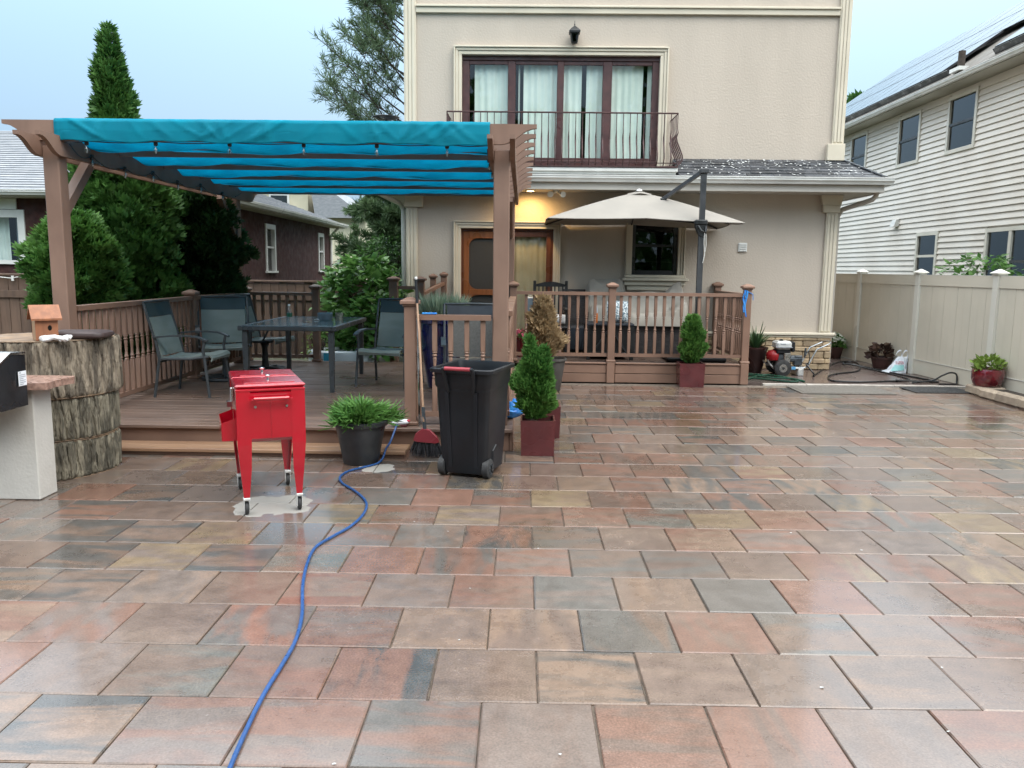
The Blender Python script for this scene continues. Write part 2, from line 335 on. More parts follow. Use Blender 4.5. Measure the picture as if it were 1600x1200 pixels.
    def sheet(s, fn, nu, nv, th):
        # a thin sheet with thickness: fn -> (point, normal)
        a = [fn(u/nu, v/nv) for v in range(nv+1) for u in range(nu+1)]; m = len(a)
        vs = [Vector(p)+Vector(n_)*th/2 for p, n_ in a]+[Vector(p)-Vector(n_)*th/2 for p, n_ in a]; fs = []
        q = lambda u, v: v*(nu+1)+u
        for v in range(nv):
            for u in range(nu):
                f = (q(u, v), q(u+1, v), q(u+1, v+1), q(u, v+1)); fs.append(f); fs.append(tuple(m+i for i in reversed(f)))
        for u in range(nu):
            fs.append((q(u+1, 0), q(u, 0), m+q(u, 0), m+q(u+1, 0))); fs.append((q(u, nv), q(u+1, nv), m+q(u+1, nv), m+q(u, nv)))
        for v in range(nv):
            fs.append((q(0, v), q(0, v+1), m+q(0, v+1), m+q(0, v))); fs.append((q(nu, v+1), q(nu, v), m+q(nu, v), m+q(nu, v+1)))
        return s.add(vs, fs)
    def mesh(s, name, m, smooth=False, off=(0, 0, 0)):
        me = bpy.data.meshes.new(name); o = Vector(off)
        me.from_pydata([tuple(Vector(v)-o) for v in s.v], [], s.f); me.materials.append(MATS[m] if isinstance(m, str) else m)
        bm = bmesh.new(); bm.from_mesh(me); bmesh.ops.recalc_face_normals(bm, faces=bm.faces); bm.to_mesh(me); bm.free()
        if smooth:
            for p in me.polygons: p.use_smooth = True
            try: me.set_sharp_from_angle(angle=R(42))
            except Exception: pass
        return me
    def build(s, name, m, parent=None, smooth=False, local=False, loc=None):
        off = (0, 0, 0) if local or parent is None else LOC.get(parent.name, (0, 0, 0))
        if parent is None and loc is not None: off = loc
        o = bpy.data.objects.new(name, s.mesh(name, m, smooth, off)); COL.objects.link(o)
        if parent is not None: o.parent = parent; LOC[o.name] = LOC.get(parent.name, (0, 0, 0))
        elif loc is not None: o.location = loc; LOC[o.name] = tuple(loc)
        return o
def put(name, me, parent, loc=(0, 0, 0), rot=(0, 0, 0), scale=(1, 1, 1)):
    # a copy of a piece that shares its mesh; loc in world coordinates of an unrotated parent
    o = bpy.data.objects.new(name, me); COL.objects.link(o)
    off = LOC.get(parent.name, (0, 0, 0)) if parent else (0, 0, 0)
    o.parent = parent; o.location = Vector(loc)-Vector(off); o.rotation_euler = rot; o.scale = scale
    return o
def tag(o, label=None, cat=None, group=None, kind=None):
    if label: o['label'] = label
    if cat: o['category'] = cat
    if group: o['group'] = group
    if kind: o['kind'] = kind
    return o
def thing(name, label, cat, loc=(0, 0, 0), rz=0, group=None):
    o = bpy.data.objects.new(name, None); COL.objects.link(o); o.location = loc; o.rotation_euler = (0, 0, rz); o.empty_display_size = .1
    LOC[o.name] = tuple(loc); return tag(o, label, cat, group)
def copy_tree(o, parent=None):
    c = o.copy(); COL.objects.link(c); c.parent = parent
    for ch in o.children: copy_tree(ch, c)
    return c
def npmesh(name, V, Fc, m):
    me = bpy.data.meshes.new(name); V = np.asarray(V, np.float32); Fc = np.asarray(Fc, np.int32); k = Fc.shape[1]
    me.vertices.add(len(V)); me.vertices.foreach_set('co', V.ravel()); me.loops.add(Fc.size); me.loops.foreach_set('vertex_index', Fc.ravel())
    me.polygons.add(len(Fc)); me.polygons.foreach_set('loop_start', np.arange(0, Fc.size, k, dtype=np.int32)); me.polygons.foreach_set('loop_total', np.full(len(Fc), k, np.int32))
    me.materials.append(MATS[m]); me.update(calc_edges=True); me.validate(); return me
def kites(P, D, L_, W_, fan=(0,), roll=None, bend=0.):
    """leaf-sized kites: P base points, D directions, length, width; one set per fan angle"""
    P = np.asarray(P, float); D = np.asarray(D, float); D = D/np.linalg.norm(D, axis=1, keepdims=True); n = len(P)
    L_ = np.broadcast_to(L_, n)[:, None]; W_ = np.broadcast_to(W_, n)[:, None]
    rv = rng.normal(size=(n, 3)) if roll is None else roll
    S = np.cross(D, rv); S /= np.linalg.norm(S, axis=1, keepdims=True)+1e-9; Nn = np.cross(S, D)
    Vs = []
    for a in fan:
        d = D*math.cos(a)+S*math.sin(a); s_ = S*math.cos(a)-D*math.sin(a)
        l = L_*(1-.25*abs(a))
        Vs.append(np.stack([P, P+d*l*.45-s_*W_*.5+Nn*bend*l*.5, P+d*l+Nn*bend*l*0, P+d*l*.45+s_*W_*.5+Nn*bend*l*.5], 1))
    V = np.concatenate(Vs, 0).reshape(-1, 3); F_ = np.arange(len(V)).reshape(-1, 4)
    return V, F_
def leaves(name, m, parent, P, D, L_, W_, fan=(0,), bend=0., extra=None, roll=None):
    V, F_ = kites(P, D, L_, W_, fan, roll, bend)
    if extra is not None:
        V2, F2 = extra; F_ = np.concatenate([F_, np.asarray(F2)+len(V)]); V = np.concatenate([V, V2])
    off = np.array(LOC.get(parent.name, (0, 0, 0)) if parent else (0, 0, 0))
    me = npmesh(name, V-off, F_, m); o = bpy.data.objects.new(name, me); COL.objects.link(o); o.parent = parent; return o
def lumps(a, t, ph, amp=.16):
    return 1+amp*(np.sin(3*a+ph[0]+7*t)*.5+np.sin(5*a+ph[1]-9*t)*.4+np.sin(2*a+ph[2]+17*t)*.45+np.sin(9*a+ph[3]+23*t)*.3)
def cone_crown(c, h, prof, n, up=.9, amp=.16, shell=.3):
    """points and directions on a lumpy cone-like crown; prof(t)->radius, t 0..1 from bottom"""
    ph = rng.uniform(0, 6.28, 4)
    tt = np.linspace(0, 1, 200); rr = np.array([max(prof(x), .004) for x in tt]); cdf = np.cumsum(rr+.03*rr.max()); cdf /= cdf[-1]
    t = np.interp(rng.random(n), cdf, tt); a = rng.uniform(0, 2*math.pi, n)
    K = max(14, int(n/110)); ka = rng.uniform(0, 2*math.pi, K); kt = np.interp(rng.random(K), cdf, tt); kr = rng.uniform(.80, 1.16, K)
    da = (a[:, None]-ka[None]+math.pi) % (2*math.pi)-math.pi; rm = rr.max()
    dd = (da*np.interp(t, tt, rr)[:, None])**2+((t[:, None]-kt[None])*h)**2; ki = dd.argmin(1); dm = np.sqrt(dd[np.arange(n), ki])/(math.sqrt(2*math.pi*rm*h/K)*.62)
    r_ = np.interp(t, tt, rr)*lumps(a, t, ph, amp*.7)*kr[ki]*(1.04-.24*np.clip(dm, 0, 1.3)**2)*(1-shell*rng.random(n)**1.6)
    r_ *= np.where(rng.random(n) < .03, rng.uniform(1.05, 1.22, n), 1)
    P = np.stack([c[0]+r_*np.cos(a), c[1]+r_*np.sin(a), c[2]+t*h], 1)
    D = np.stack([np.cos(a), np.sin(a), np.full(n, up)], 1)+rng.normal(scale=.35, size=(n, 3))
    return P, D
def core(c, h, prof, k=.60, n=12, m=10):  # opaque hull added inside each crown to block light, in place of inner foliage
    V = []; F_ = []
    for i in range(m+1):
        t = i/m*.97
        for j in range(n):
            a = 2*math.pi*j/n; r_ = max(prof(t), .004)*k*(1+.12*math.sin(3*a+9*t)); V.append((c[0]+r_*math.cos(a), c[1]+r_*math.sin(a), c[2]+t*h))
    for i in range(m):
        for j in range(n): F_.append((i*n+j, i*n+(j+1) % n, (i+1)*n+(j+1) % n, (i+1)*n+j))
    return np.array(V), np.array(F_)

def smooth_path(pts, k=5):
    P = [Vector(p) for p in pts]; out = []
    for i in range(len(P)-1):
        p0, p1, p2, p3 = P[max(i-1, 0)], P[i], P[i+1], P[min(i+2, len(P)-1)]
        for j in range(k):
            t = j/k; out.append(.5*((2*p1)+(-p0+p2)*t+(2*p0-5*p1+4*p2-p3)*t*t+(-p0+3*p1-3*p2+p3)*t**3))
    return out+[P[-1]]

mat('insect_screen', (.035, .038, .038), (.03, .032, .032), scale=90, rough=.6)
mat('door_curtain', (.52, .43, .29), (.44, .36, .24), scale=3, rough=.9)

# ================================================================ SETTING: ground, patio, slab
tag(MB().grid(lambda u, v: ((u-.5)*900, (v-.35)*900, -.06), 8, 8).build('ground', 'earth'), kind='structure')

def paver_material():
    m, nt, N, L, bs = nodes('paver')
    g = N.new('ShaderNodeNewGeometry')
    A = N.new('ShaderNodeVertexColor'); A.layer_name = 'tone_a'; B = N.new('ShaderNodeVertexColor'); B.layer_name = 'tone_b'; S = N.new('ShaderNodeVertexColor'); S.layer_name = 'seed'
    sep = N.new('ShaderNodeSeparateColor'); L.new(S.outputs[0], sep.inputs[0])
    # streaks that run along or across the stone, shifted by the stone's own seed
    sc = N.new('ShaderNodeVectorMath'); sc.operation = 'SCALE'; sc.inputs[3].default_value = 37; L.new(S.outputs[0], sc.inputs[0])
    ad = N.new('ShaderNodeVectorMath'); L.new(g.outputs['Position'], ad.inputs[0]); L.new(sc.outputs[0], ad.inputs[1])
    outs = []
    for st in ((1.6, 7, 1), (6, 2.0, 1)):
        mp = N.new('ShaderNodeMapping'); mp.inputs['Scale'].default_value = st; L.new(ad.outputs[0], mp.inputs[0])
        n = N.new('ShaderNodeTexNoise'); n.inputs['Scale'].default_value = .95; n.inputs['Detail'].default_value = 3; n.inputs['Roughness'].default_value = .6; n.inputs['Distortion'].default_value = .6; L.new(mp.outputs[0], n.inputs[0]); outs.append(n)
    pick = N.new('ShaderNodeMath'); pick.operation = 'GREATER_THAN'; pick.inputs[1].default_value = .62; L.new(sep.outputs[0], pick.inputs[0])
    mx = N.new('ShaderNodeMixRGB'); L.new(pick.outputs[0], mx.inputs[0]); L.new(outs[0].outputs[0], mx.inputs[1]); L.new(outs[1].outputs[0], mx.inputs[2])
    mr = N.new('ShaderNodeMapRange'); mr.interpolation_type = 'SMOOTHSTEP'; mr.inputs[1].default_value = .38; mr.inputs[2].default_value = .60; L.new(mx.outputs[0], mr.inputs[0])
    col = N.new('ShaderNodeMixRGB'); L.new(mr.outputs[0], col.inputs[0]); L.new(A.outputs[0], col.inputs[1]); L.new(B.outputs[0], col.inputs[2])
    # grain and specks
    gr = N.new('ShaderNodeTexNoise'); gr.inputs['Scale'].default_value = 120; gr.inputs['Detail'].default_value = 3; L.new(g.outputs['Position'], gr.inputs[0])
    g2 = N.new('ShaderNodeMapRange'); g2.inputs[1].default_value = .25; g2.inputs[2].default_value = .75; g2.inputs[3].default_value = .72; g2.inputs[4].default_value = 1.28; L.new(gr.outputs[0], g2.inputs[0])
    mg = N.new('ShaderNodeMixRGB'); mg.blend_type = 'MULTIPLY'; mg.inputs[0].default_value = 1; L.new(col.outputs[0], mg.inputs[1]); L.new(g2.outputs[0], mg.inputs[2])
    me_ = N.new('ShaderNodeTexNoise'); me_.inputs['Scale'].default_value = 9; me_.inputs['Detail'].default_value = 5; me_.inputs['Roughness'].default_value = .7; L.new(g.outputs['Position'], me_.inputs[0])
    m2 = N.new('ShaderNodeMapRange'); m2.inputs[1].default_value = .3; m2.inputs[2].default_value = .7; m2.inputs[3].default_value = .8; m2.inputs[4].default_value = 1.2; L.new(me_.outputs[0], m2.inputs[0])
    mg2 = N.new('ShaderNodeMixRGB'); mg2.blend_type = 'MULTIPLY'; mg2.inputs[0].default_value = 1; L.new(mg.outputs[0], mg2.inputs[1]); L.new(m2.outputs[0], mg2.inputs[2])
    # two dry patches that the rain did not reach (under the cooler, by the pot)
    px = N.new('ShaderNodeSeparateXYZ'); L.new(g.outputs['Position'], px.inputs[0])
    wob = N.new('ShaderNodeTexNoise'); wob.inputs['Scale'].default_value = 7; wob.inputs['Detail'].default_value = 2; L.new(g.outputs['Position'], wob.inputs[0])
    def M(op, a, b=None, c=None, clamp=False):
        n_ = N.new('ShaderNodeMath'); n_.operation = op; n_.use_clamp = clamp
        for i, v in enumerate((a, b, c)):
            if v is None: continue
            if isinstance(v, (int, float)): n_.inputs[i].default_value = v
            else: L.new(v, n_.inputs[i])
        return n_.outputs[0]
    def blob(cx, cy, ex, ey, ang):
        dx = M('SUBTRACT', px.outputs[0], cx); dy = M('SUBTRACT', px.outputs[1], cy); c_, s_ = math.cos(ang), math.sin(ang)
        u = M('ADD', M('MULTIPLY', dx, c_), M('MULTIPLY', dy, s_)); v = M('SUBTRACT', M('MULTIPLY', dy, c_), M('MULTIPLY', dx, s_))
        u4 = M('POWER', M('ABSOLUTE', M('DIVIDE', u, ex)), 3.2); v4 = M('POWER', M('ABSOLUTE', M('DIVIDE', v, ey)), 3.2)
        d = M('ADD', M('ADD', u4, v4), M('MULTIPLY', wob.outputs[0], 3.0))
        return M('MULTIPLY', M('SUBTRACT', 2.45, d), 12., clamp=True)
    dry = M('MAXIMUM', blob(-1.63, 5.10, .245, .235, .2), blob(-1.13, 6.14, .14, .12, .3), clamp=True)
    dc = N.new('ShaderNodeMixRGB'); L.new(M('MULTIPLY', dry, .85), dc.inputs[0]); L.new(mg2.outputs[0], dc.inputs[1]); dc.inputs[2].default_value = (.30, .29, .265, 1)
    L.new(dc.outputs[0], bs.inputs['Base Color'])
    # damp film: patches of smoother, shinier stone
    wt = N.new('ShaderNodeTexNoise'); wt.inputs['Scale'].default_value = .75; wt.inputs['Detail'].default_value = 2; L.new(g.outputs['Position'], wt.inputs[0])
    wr = N.new('ShaderNodeMapRange'); wr.inputs[1].default_value = .35; wr.inputs[2].default_value = .65; wr.inputs[3].default_value = .22; wr.inputs[4].default_value = .42; L.new(wt.outputs[0], wr.inputs[0])
    pr = M('MULTIPLY_ADD', sep.outputs[1], .16, -.08)
    rg = M('ADD', M('ADD', wr.outputs[0], pr), M('MULTIPLY', dry, .5), clamp=True)
    rg2 = M('ADD', rg, M('MULTIPLY_ADD', me_.outputs[0], .3, -.15), clamp=True); L.new(rg2, bs.inputs['Roughness'])
    bs.inputs['Specular IOR Level'].default_value = .5
    film = N.new('ShaderNodeMapRange'); film.inputs[1].default_value = .35; film.inputs[2].default_value = .62; film.inputs[3].default_value = 1.0; film.inputs[4].default_value = .55; L.new(wt.outputs[0], film.inputs[0])
    L.new(M('MULTIPLY', film.outputs[0], M('SUBTRACT', 1., dry)), bs.inputs['Coat Weight']); bs.inputs['Coat IOR'].default_value = 1.36
    L.new(M('MULTIPLY_ADD', me_.outputs[0], .18, .02), bs.inputs['Coat Roughness'])
    bp = N.new('ShaderNodeBump'); bp.inputs['Strength'].default_value = .3; bp.inputs['Distance'].default_value = .003
    hs = M('ADD', M('MULTIPLY', gr.outputs[0], .6), me_.outputs[0]); L.new(hs, bp.inputs['Height']); L.new(bp.outputs[0], bs.inputs['Normal'])
    return m
paver_material()

patio = tag(MB().box(-9, 6.45, .2, 11.15, -.055, -.012).build('patio', 'joint_sand'), kind='structure')
PW, RW, GAP = .4055, .4065, .0055
WARM = [((.245, .135, .096), 6), ((.265, .178, .126), 4), ((.205, .140, .105), 5), ((.27, .195, .12), 1.5), ((.225, .158, .12), 4), ((.22, .118, .084), 2.5)]
COOL = [((.105, .098, .090), 3.5), ((.160, .140, .122), 4), ((.205, .155, .128), 4), ((.185, .128, .100), 4), ((.175, .160, .135), 1)]
def tone(T): return random.choices([t for t, w in T], [w for t, w in T])[0]
def paver_shape(mb, x0, x1, y0, y1, tilt=True):
    t, b = -.0005*random.random(), .0045
    zt = random.uniform(-.0016, .0016); ax, ay = random.gauss(0, .0020), random.gauss(0, .0020)
    cx, cy = (x0+x1)/2, (y0+y1)/2
    z = lambda x, y: zt+(x-cx)*ax+(y-cy)*ay
    o = [(x0, y0), (x1, y0), (x1, y1), (x0, y1)]; i = [(x0+b, y0+b), (x1-b, y0+b), (x1-b, y1-b), (x0+b, y1-b)]
    o = [(x+random.uniform(-.0016, .0016), y+random.uniform(-.0016, .0016)) for x, y in o]; i = [(x+random.uniform(-.0012, .0012), y+random.uniform(-.0012, .0012)) for x, y in i]
    vs = [(x, y, -.045) for x, y in o]+[(x, y, z(x, y)-.0045) for x, y in o]+[(x, y, z(x, y)) for x, y in i]
    fs = [(a, (a+1) % 4, 4+(a+1) % 4, 4+a) for a in range(4)]+[(4+a, 4+(a+1) % 4, 8+(a+1) % 4, 8+a) for a in range(4)]+[(8, 9, 10, 11)]
    mb.add(vs, fs); return len(fs)
def paint(me, cols):
    # cols: list of (n_faces, tone_a, tone_b, seed)
    for nm, k in (('tone_a', 1), ('tone_b', 2), ('seed', 3)):
        at = me.color_attributes.new(nm, 'FLOAT_COLOR', 'CORNER'); buf = np.ones((len(me.loops), 4), np.float32); li = 0; fi = 0
        for c in cols:
            nl = sum(me.polygons[fi+q].loop_total for q in range(c[0])); buf[li:li+nl, :3] = c[k]; li += nl; fi += c[0]
        at.data.foreach_set('color', buf.ravel())
cells = []
for r_ in range(-6, 21):
    y0 = 2.735+RW*(r_-1); y1 = y0+RW
    if y0 > 11.0: continue
    y1 = min(y1, 11.14); off = -.13 if r_ % 2 == 0 else .075
    for k in range(-24, 18):
        x0 = off+PW*k; x1 = x0+PW
        if x1 < -8.9 or x0 > 6.4: continue
        x1 = min(x1, 6.44); cx, cy = (x0+x1)/2, (y0+y1)/2
        if cy > 6.95 and cx < -.35: continue
        px = 815+cx/max(cy, .1)*1250; py = 420+1.57*1250/max(cy, .1)
        seen = -120 < px < 1720 and py < 1300
        cells.append((not seen, cy, x0+GAP/2, x1-GAP/2, y0+GAP/2, y1-GAP/2))
cells.sort(key=lambda c: (c[0], c[1]))
rest = MB(); rcols = []
for i, (hid, cy, x0, x1, y0, y1) in enumerate(cells):
    a, b_ = tone(WARM), tone(COOL)
    if random.random() < .20: b_ = tone(WARM)
    elif random.random() < .07: a = tone(COOL)
    sv = random.uniform(.60, .70); a = tuple(q*sv for q in a); b_ = tuple(q*sv for q in b_)
    sd_ = (random.random(), random.random(), random.random())
    if i < 300 and not hid:
        mb = MB(); n = paver_shape(mb, x0, x1, y0, y1); me = bpy.data.meshes.new('paver'); me.from_pydata(mb.v, [], mb.f); me.materials.append(MATS['paver'])
        paint(me, [(n, a, b_, sd_)]); o = bpy.data.objects.new('paver', me); COL.objects.link(o); o.parent = patio
    else:
        rcols.append((paver_shape(rest, x0, x1, y0, y1), a, b_, sd_))
me = bpy.data.meshes.new('far_pavers'); me.from_pydata(rest.v, [], rest.f); me.materials.append(MATS['paver']); paint(me, rcols)
o = bpy.data.objects.new('far_pavers', me); COL.objects.link(o); o.parent = patio; tag(o, kind='stuff')

V = []; F_ = []; random.seed(77)
for k in range(60):
    y = random.uniform(2.2, 11); x = random.uniform(-.62*y-.3, .62*y); w = random.uniform(.003, .009); a = random.random()*6.28; n0 = len(V)
    if (y > 6.6 and x < 0) or x > 5.9: continue
    for q in range(5): V.append((x+math.cos(a+q*1.2566)*w, y+math.sin(a+q*1.2566)*w*.6, .0035+random.uniform(0, .003)))
    F_.append((n0, n0+1, n0+2, n0+3, n0+4))
tag(MB().add(V, F_).build('petal_litter', 'petal', patio), kind='stuff')
# smooth concrete apron between the house corner and the fence, with its pale edging strip
apron = tag(MB().box(2.9, 6.45, 11.30, 22, -.05, .004).build('concrete_apron', 'slab'), kind='structure')
strip = MB()
for k in range(5):
    x0 = 3.40+k*.615; strip.box(x0, x0+.609, 11.19, 11.265, -.04, .010+.002*math.sin(k*3), .004)
strip.build('edging_strip', 'white_strip', apron)
mm = MB(); random.seed(5)
for (x0, x1, y0, y1) in ((3.66, 4.90, 10.36, 11.02),):
    mm.box(x0, x1, y0, y1, .001, .012, .004).box(x0+.05, x1-.05, y0+.05, y1-.05, .012, .0155, .002)
tag(mm.build('door_mat', 'mat_grey', loc=(4.28, 10.7, 0)), 'large wet brownish grey mat lying on the pavers before the pale edging strip', 'mat')
mm = MB().box(5.24, 6.02, 10.56, 11.06, .001, .014, .004)
for k in range(12): mm.box(5.28+k*.06, 5.28+k*.06+.035, 10.60, 11.02, .014, .018)
tag(mm.build('door_mat', 'mat_dark', loc=(5.6, 10.8, 0)), 'smaller dark charcoal mat on the pavers towards the vinyl fence', 'mat')

# raised bed by the fence with its stone edging
bed = tag(MB().box(6.02, 6.26, 6.0, 10.3, 0, .10).build('planting_bed', 'soil'), kind='structure')
random.seed(9)
y = 10.30
while y > 5.8:
    l = random.uniform(.28, .5); j = random.uniform(-.012, .012)
    MB().box(5.90+j, 6.04+j, y-l+.012, y, 0, .125+random.uniform(-.01, .014), .022).build('edging_stone', 'curb_stone', bed); y -= l
MB().box(5.94, 6.275, 10.305, 10.69, 0, .117, .02).build('edging_stone', 'curb_stone', bed)

# ================================================================ DECK
DZ, UZ = .20, .29
deck = tag(MB().box(-4.12, -.10, 6.84, 11.62, -.02, .168).box(-.55, 3.10, 11.21, 12.99, -.02, .258).build('deck', 'dark_room'), kind='structure')
random.seed(3)
pl = {}
def plank_mesh(w, l, m):
    k = (round(w, 3), round(l, 3), m)
    if k not in pl: pl[k] = MB().box(0, l, 0, w, -.030, 0, .004).mesh('plank', m)
    return pl[k]
y = 6.755
while y < 11.58:
    cut = random.choice((1.3, 1.9, 2.4, 2.9))
    for x0, x1 in ((-4.14, -4.14+cut), (-4.14+cut, -.07)):
        put('plank', plank_mesh(.134, x1-x0-.003, 'deckplank'), deck, (x0, y, DZ+random.uniform(-.0012, .0012)), (random.gauss(0, .0015), 0, 0))
    y += .140
y = 11.16
while y < 12.9:
    cut = random.choice((.8, 1.4, 2.0))
    for x0, x1 in ((-.58, -.58+cut), (-.58+cut, 3.12)):
        put('plank', plank_mesh(.134, x1-x0-.003, 'deckplank'), deck, (x0, y, UZ+random.uniform(-.0012, .0012)))
    y += .140
# front riser, lower step, side fascia, skirt boards
MB().box(-4.12, -.10, 6.80, 6.835, .0, .165, .004).build('riser', 'deckrail', deck)
MB().box(-4.12, -.955, 6.46, 6.60, .032, .062, .004).build('step_board', 'deckstep', deck)
MB().box(-4.12, -.955, 6.607, 6.745, .032, .062, .004).build('step_board', 'deckstep', deck)
MB().box(-4.12, -.965, 6.49, 6.52, -.0, .031, .002).build('step_riser', 'deckrail', deck)
MB().box(-.098, -.068, 6.80, 11.16, .0, .165, .004).build('side_board', 'deckrail', deck)
for x0, x1 in ((-.05, 1.19), (1.31, 3.07)):
    MB().box(x0, x1, 11.165, 11.20, .004, .126, .004).build('skirt_board', 'deckrail', deck)
    MB().box(x0, x1, 11.165, 11.20, .134, .252, .004).build('skirt_board', 'deckrail', deck)
    MB().box(x0, x1, 11.15, 11.20, .262, .288, .006).build('skirt_cap', 'deckrail', deck)
MB().box(3.075, 3.105, 11.23, 12.98, .004, .25, .004).build('skirt_board', 'deckrail', deck)

# ---- turned balusters and railings
def baluster_mesh(h):
    s = .021; mb = MB(); a, b_ = .36*h, .66*h
    mb.box(-s, s, -s, s, 0, a, .004)
    prof = [(.019, a), (.024, a+.012), (.014, a+.026), (.023, a+.042), (.016, a+.058), (.0125, a+.10), (.016, (a+b_)/2+.05), (.0185, b_-.07), (.014, b_-.05), (.023, b_-.036), (.014, b_-.022), (.024, b_-.010), (.019, b_)]
    mb.lathe(prof, n=8); mb.box(-s, s, -s, s, b_, h, .004)
    return mb.mesh('baluster', 'deckrail', True)
def post_cap(mb, x, y, z, s=.075):
    mb.box(x-s*.82, x+s*.82, y-s*.82, y+s*.82, z-.030, z-.012, .004).box(x-s*1.08, x+s*1.08, y-s*1.08, y+s*1.08, z-.012, z+.022, .006)
    mb.loft([[(x-s*1.0, y-s*1.0, z+.022), (x+s*1.0, y-s*1.0, z+.022), (x+s*1.0, y+s*1.0, z+.022), (x-s*1.0, y+s*1.0, z+.022)],
             [(x-s*.25, y-s*.25, z+.05), (x+s*.25, y-s*.25, z+.05), (x+s*.25, y+s*.25, z+.05), (x-s*.25, y+s*.25, z+.05)]])
BALM = {}
def railing(label, p0, p1, z0, top, posts=(), tall=.10, first=True, last=True, collar=True, bot=.10, gap=.118, name='deck_railing', group='deck railings with turned balusters'):
    p0 = Vector((*p0, 0)); p1 = Vector((*p1, 0)); d = (p1-p0); L_ = d.length; d.normalize(); ang = math.atan2(d.y, d.x)
    t = thing(name, label, 'railing', (p0.x, p0.y, z0), 0, group)
    h0, h1 = z0+bot, top-.045
    MB().bar((*p0.xy, h1+.0225), (*p1.xy, h1+.0225), .085, .045).build('top_rail', 'deckrail', t)
    MB().bar((*p0.xy, h0-.02), (*p1.xy, h0-.02), .05, .045).build('bottom_rail', 'deckrail', t)
    h = h1-h0; k = round(h, 3)
    if k not in BALM: BALM[k] = baluster_mesh(h)
    ps = ([0.] if first else [])+list(posts)+([L_] if last else []); n = int(L_/gap); st = L_/n
    for i in range(n):
        s = (i+.5)*st
        if any(abs(s-q) < .062 for q in ps): continue
        q = p0+d*s; put('baluster', BALM[k], t, (q.x, q.y, h0+.0005), (0, 0, ang))
    for s in ps:
        q = p0+d*s; mb = MB().box(q.x-.05, q.x+.05, q.y-.05, q.y+.05, z0-.0, top+tall-.03, .006)
        if collar: mb.box(q.x-.066, q.x+.066, q.y-.066, q.y+.066, z0, z0+.035, .008)
        po = mb.build('post', 'deckrail', t); c = MB(); post_cap(c, q.x, q.y, top+tall); c.build('post_cap', 'deckrail', po)
    return t
railing('long brown side railing of the lower deck, running back behind the dining chairs', (-4.0, 7.10), (-4.0, 11.55), DZ, 1.20, posts=(2.55,), tall=.03, first=False, last=True)
railing('short brown railing across the back of the lower deck, in front of the plank fence', (-3.93, 11.55), (-2.98, 11.55), DZ, 1.20, tall=.07, first=False)
railing('short brown railing at the front of the lower deck, from capped newel to pergola post', (-.97, 6.93), (-.27, 6.93), DZ, 1.17, tall=.10, last=False, bot=.12)
railing('brown railing seen end on, running back from the right pergola post', (-.13, 7.10), (-.13, 11.0), DZ, 1.20, posts=(), tall=.08, first=False, last=False)
railing('long brown front railing of the upper deck, in front of the covered furniture', (-.13, 11.20), (3.115, 11.20), UZ, 1.265, posts=(1.375,), tall=.085, bot=.12)
railing('brown side railing of the upper deck, running to the house wall beside the umbrella', (3.115, 11.26), (3.115, 12.93), UZ, 1.265, posts=(1.66,), tall=.085, first=False, last=False, gap=.10)
for x in (1.245, 3.115): MB().box(x-.056, x+.056, 11.135, 11.247, .0, UZ+.0, .006).build('post_foot', 'deckrail', deck)
# stair rail at the far left corner of the upper deck
t = thing('stair_railing', 'stepped brown stair rail with four capped posts against the house pilaster', 'railing', (-1.9, 12.3, 0))
for (x, y, z, s) in ((-1.95, 12.15, 1.36, .085), (-1.55, 12.15, 1.36, .085), (-1.42, 12.75, 1.40, .06), (-1.26, 12.85, 1.43, .06)):
    po = MB().box(x-s*.75, x+s*.75, y-s*.75, y+s*.75, 0, z, .006).build('post', 'deckrail', t); c = MB(); post_cap(c, x, y, z+.03, s); c.build('post_cap', 'deckrail', po)
MB().bar((-1.95, 12.15, 1.27), (-1.55, 12.15, 1.27), .06, .05).build('top_rail', 'deckrail', t)
MB().bar((-1.52, 12.2, 1.18), (-1.26, 12.83, 1.33), .06, .05).build('top_rail', 'deckrail', t)
# blue ribbon tied to the corner newel
mb = MB()
for k, (dx, l) in enumerate(((-.05, .30), (-.03, .36), (-.062, .22))):
    mb.sheet(lambda u, v: ((3.115+dx+.018*(u-.5)+.012*math.sin(v*6+k), 11.137-.006*k-.004*math.sin(v*9), 1.31-l*v), (0, 1, 0)), 1, 8, .002)
mb.tube([(3.057, 11.142, 1.315), (3.115, 11.137, 1.29), (3.175, 11.142, 1.26), (3.185, 11.15, 1.18)], .006, 6)
tag(mb.build('ribbon', 'blue_plastic', loc=(3.07, 11.14, 1.3)), 'bright blue ribbon tied round the corner post of the upper deck', 'ribbon')

# ================================================================ PERGOLA
pg = thing('pergola', 'brown wooden pergola with curved rafter ends over the dining table', 'pergola', (-2.1, 9, DZ))
for (x, y) in ((-4.02, 7.0), (-.19, 7.0), (-4.02, 11.28), (-.19, 11.28)):
    MB().box(x-.068, x+.068, y-.068, y+.068, DZ, 2.56, .008).build('post', 'pergola', pg)
def scroll(x0, x1, z0, z1, e=.36):
    # outline of a board along the first axis with ogee-cut ends
    h = z1-z0; P = []
    def end(sgn, xb):
        c = []
        for i in range(9):
            u = i/8; c.append((xb-sgn*e*(1-u)*1.0 if False else xb-sgn*e*(1-u), z0+h*(.80*(u**1.0)+.10*math.sin(2*math.pi*u)*-1)))
        return c
    right = end(1, x1); left = [(2*((x0+x1)/2)-x, z) for x, z in reversed(right)]
    return [(x0+e, z0)]+right+[(x1, z1), (x0, z1)]+left[:-1]
for xc in (-4.02, -.19):
    for s in (-1, 1):
        xx = xc+s*.091; poly = scroll(6.62, 11.95, 2.47, 2.635, .30)
        MB().prism(poly, 'x', xx-.0215, xx+.0215).build('beam', 'pergola', pg)
RY = [6.93+.487*i for i in range(11)]
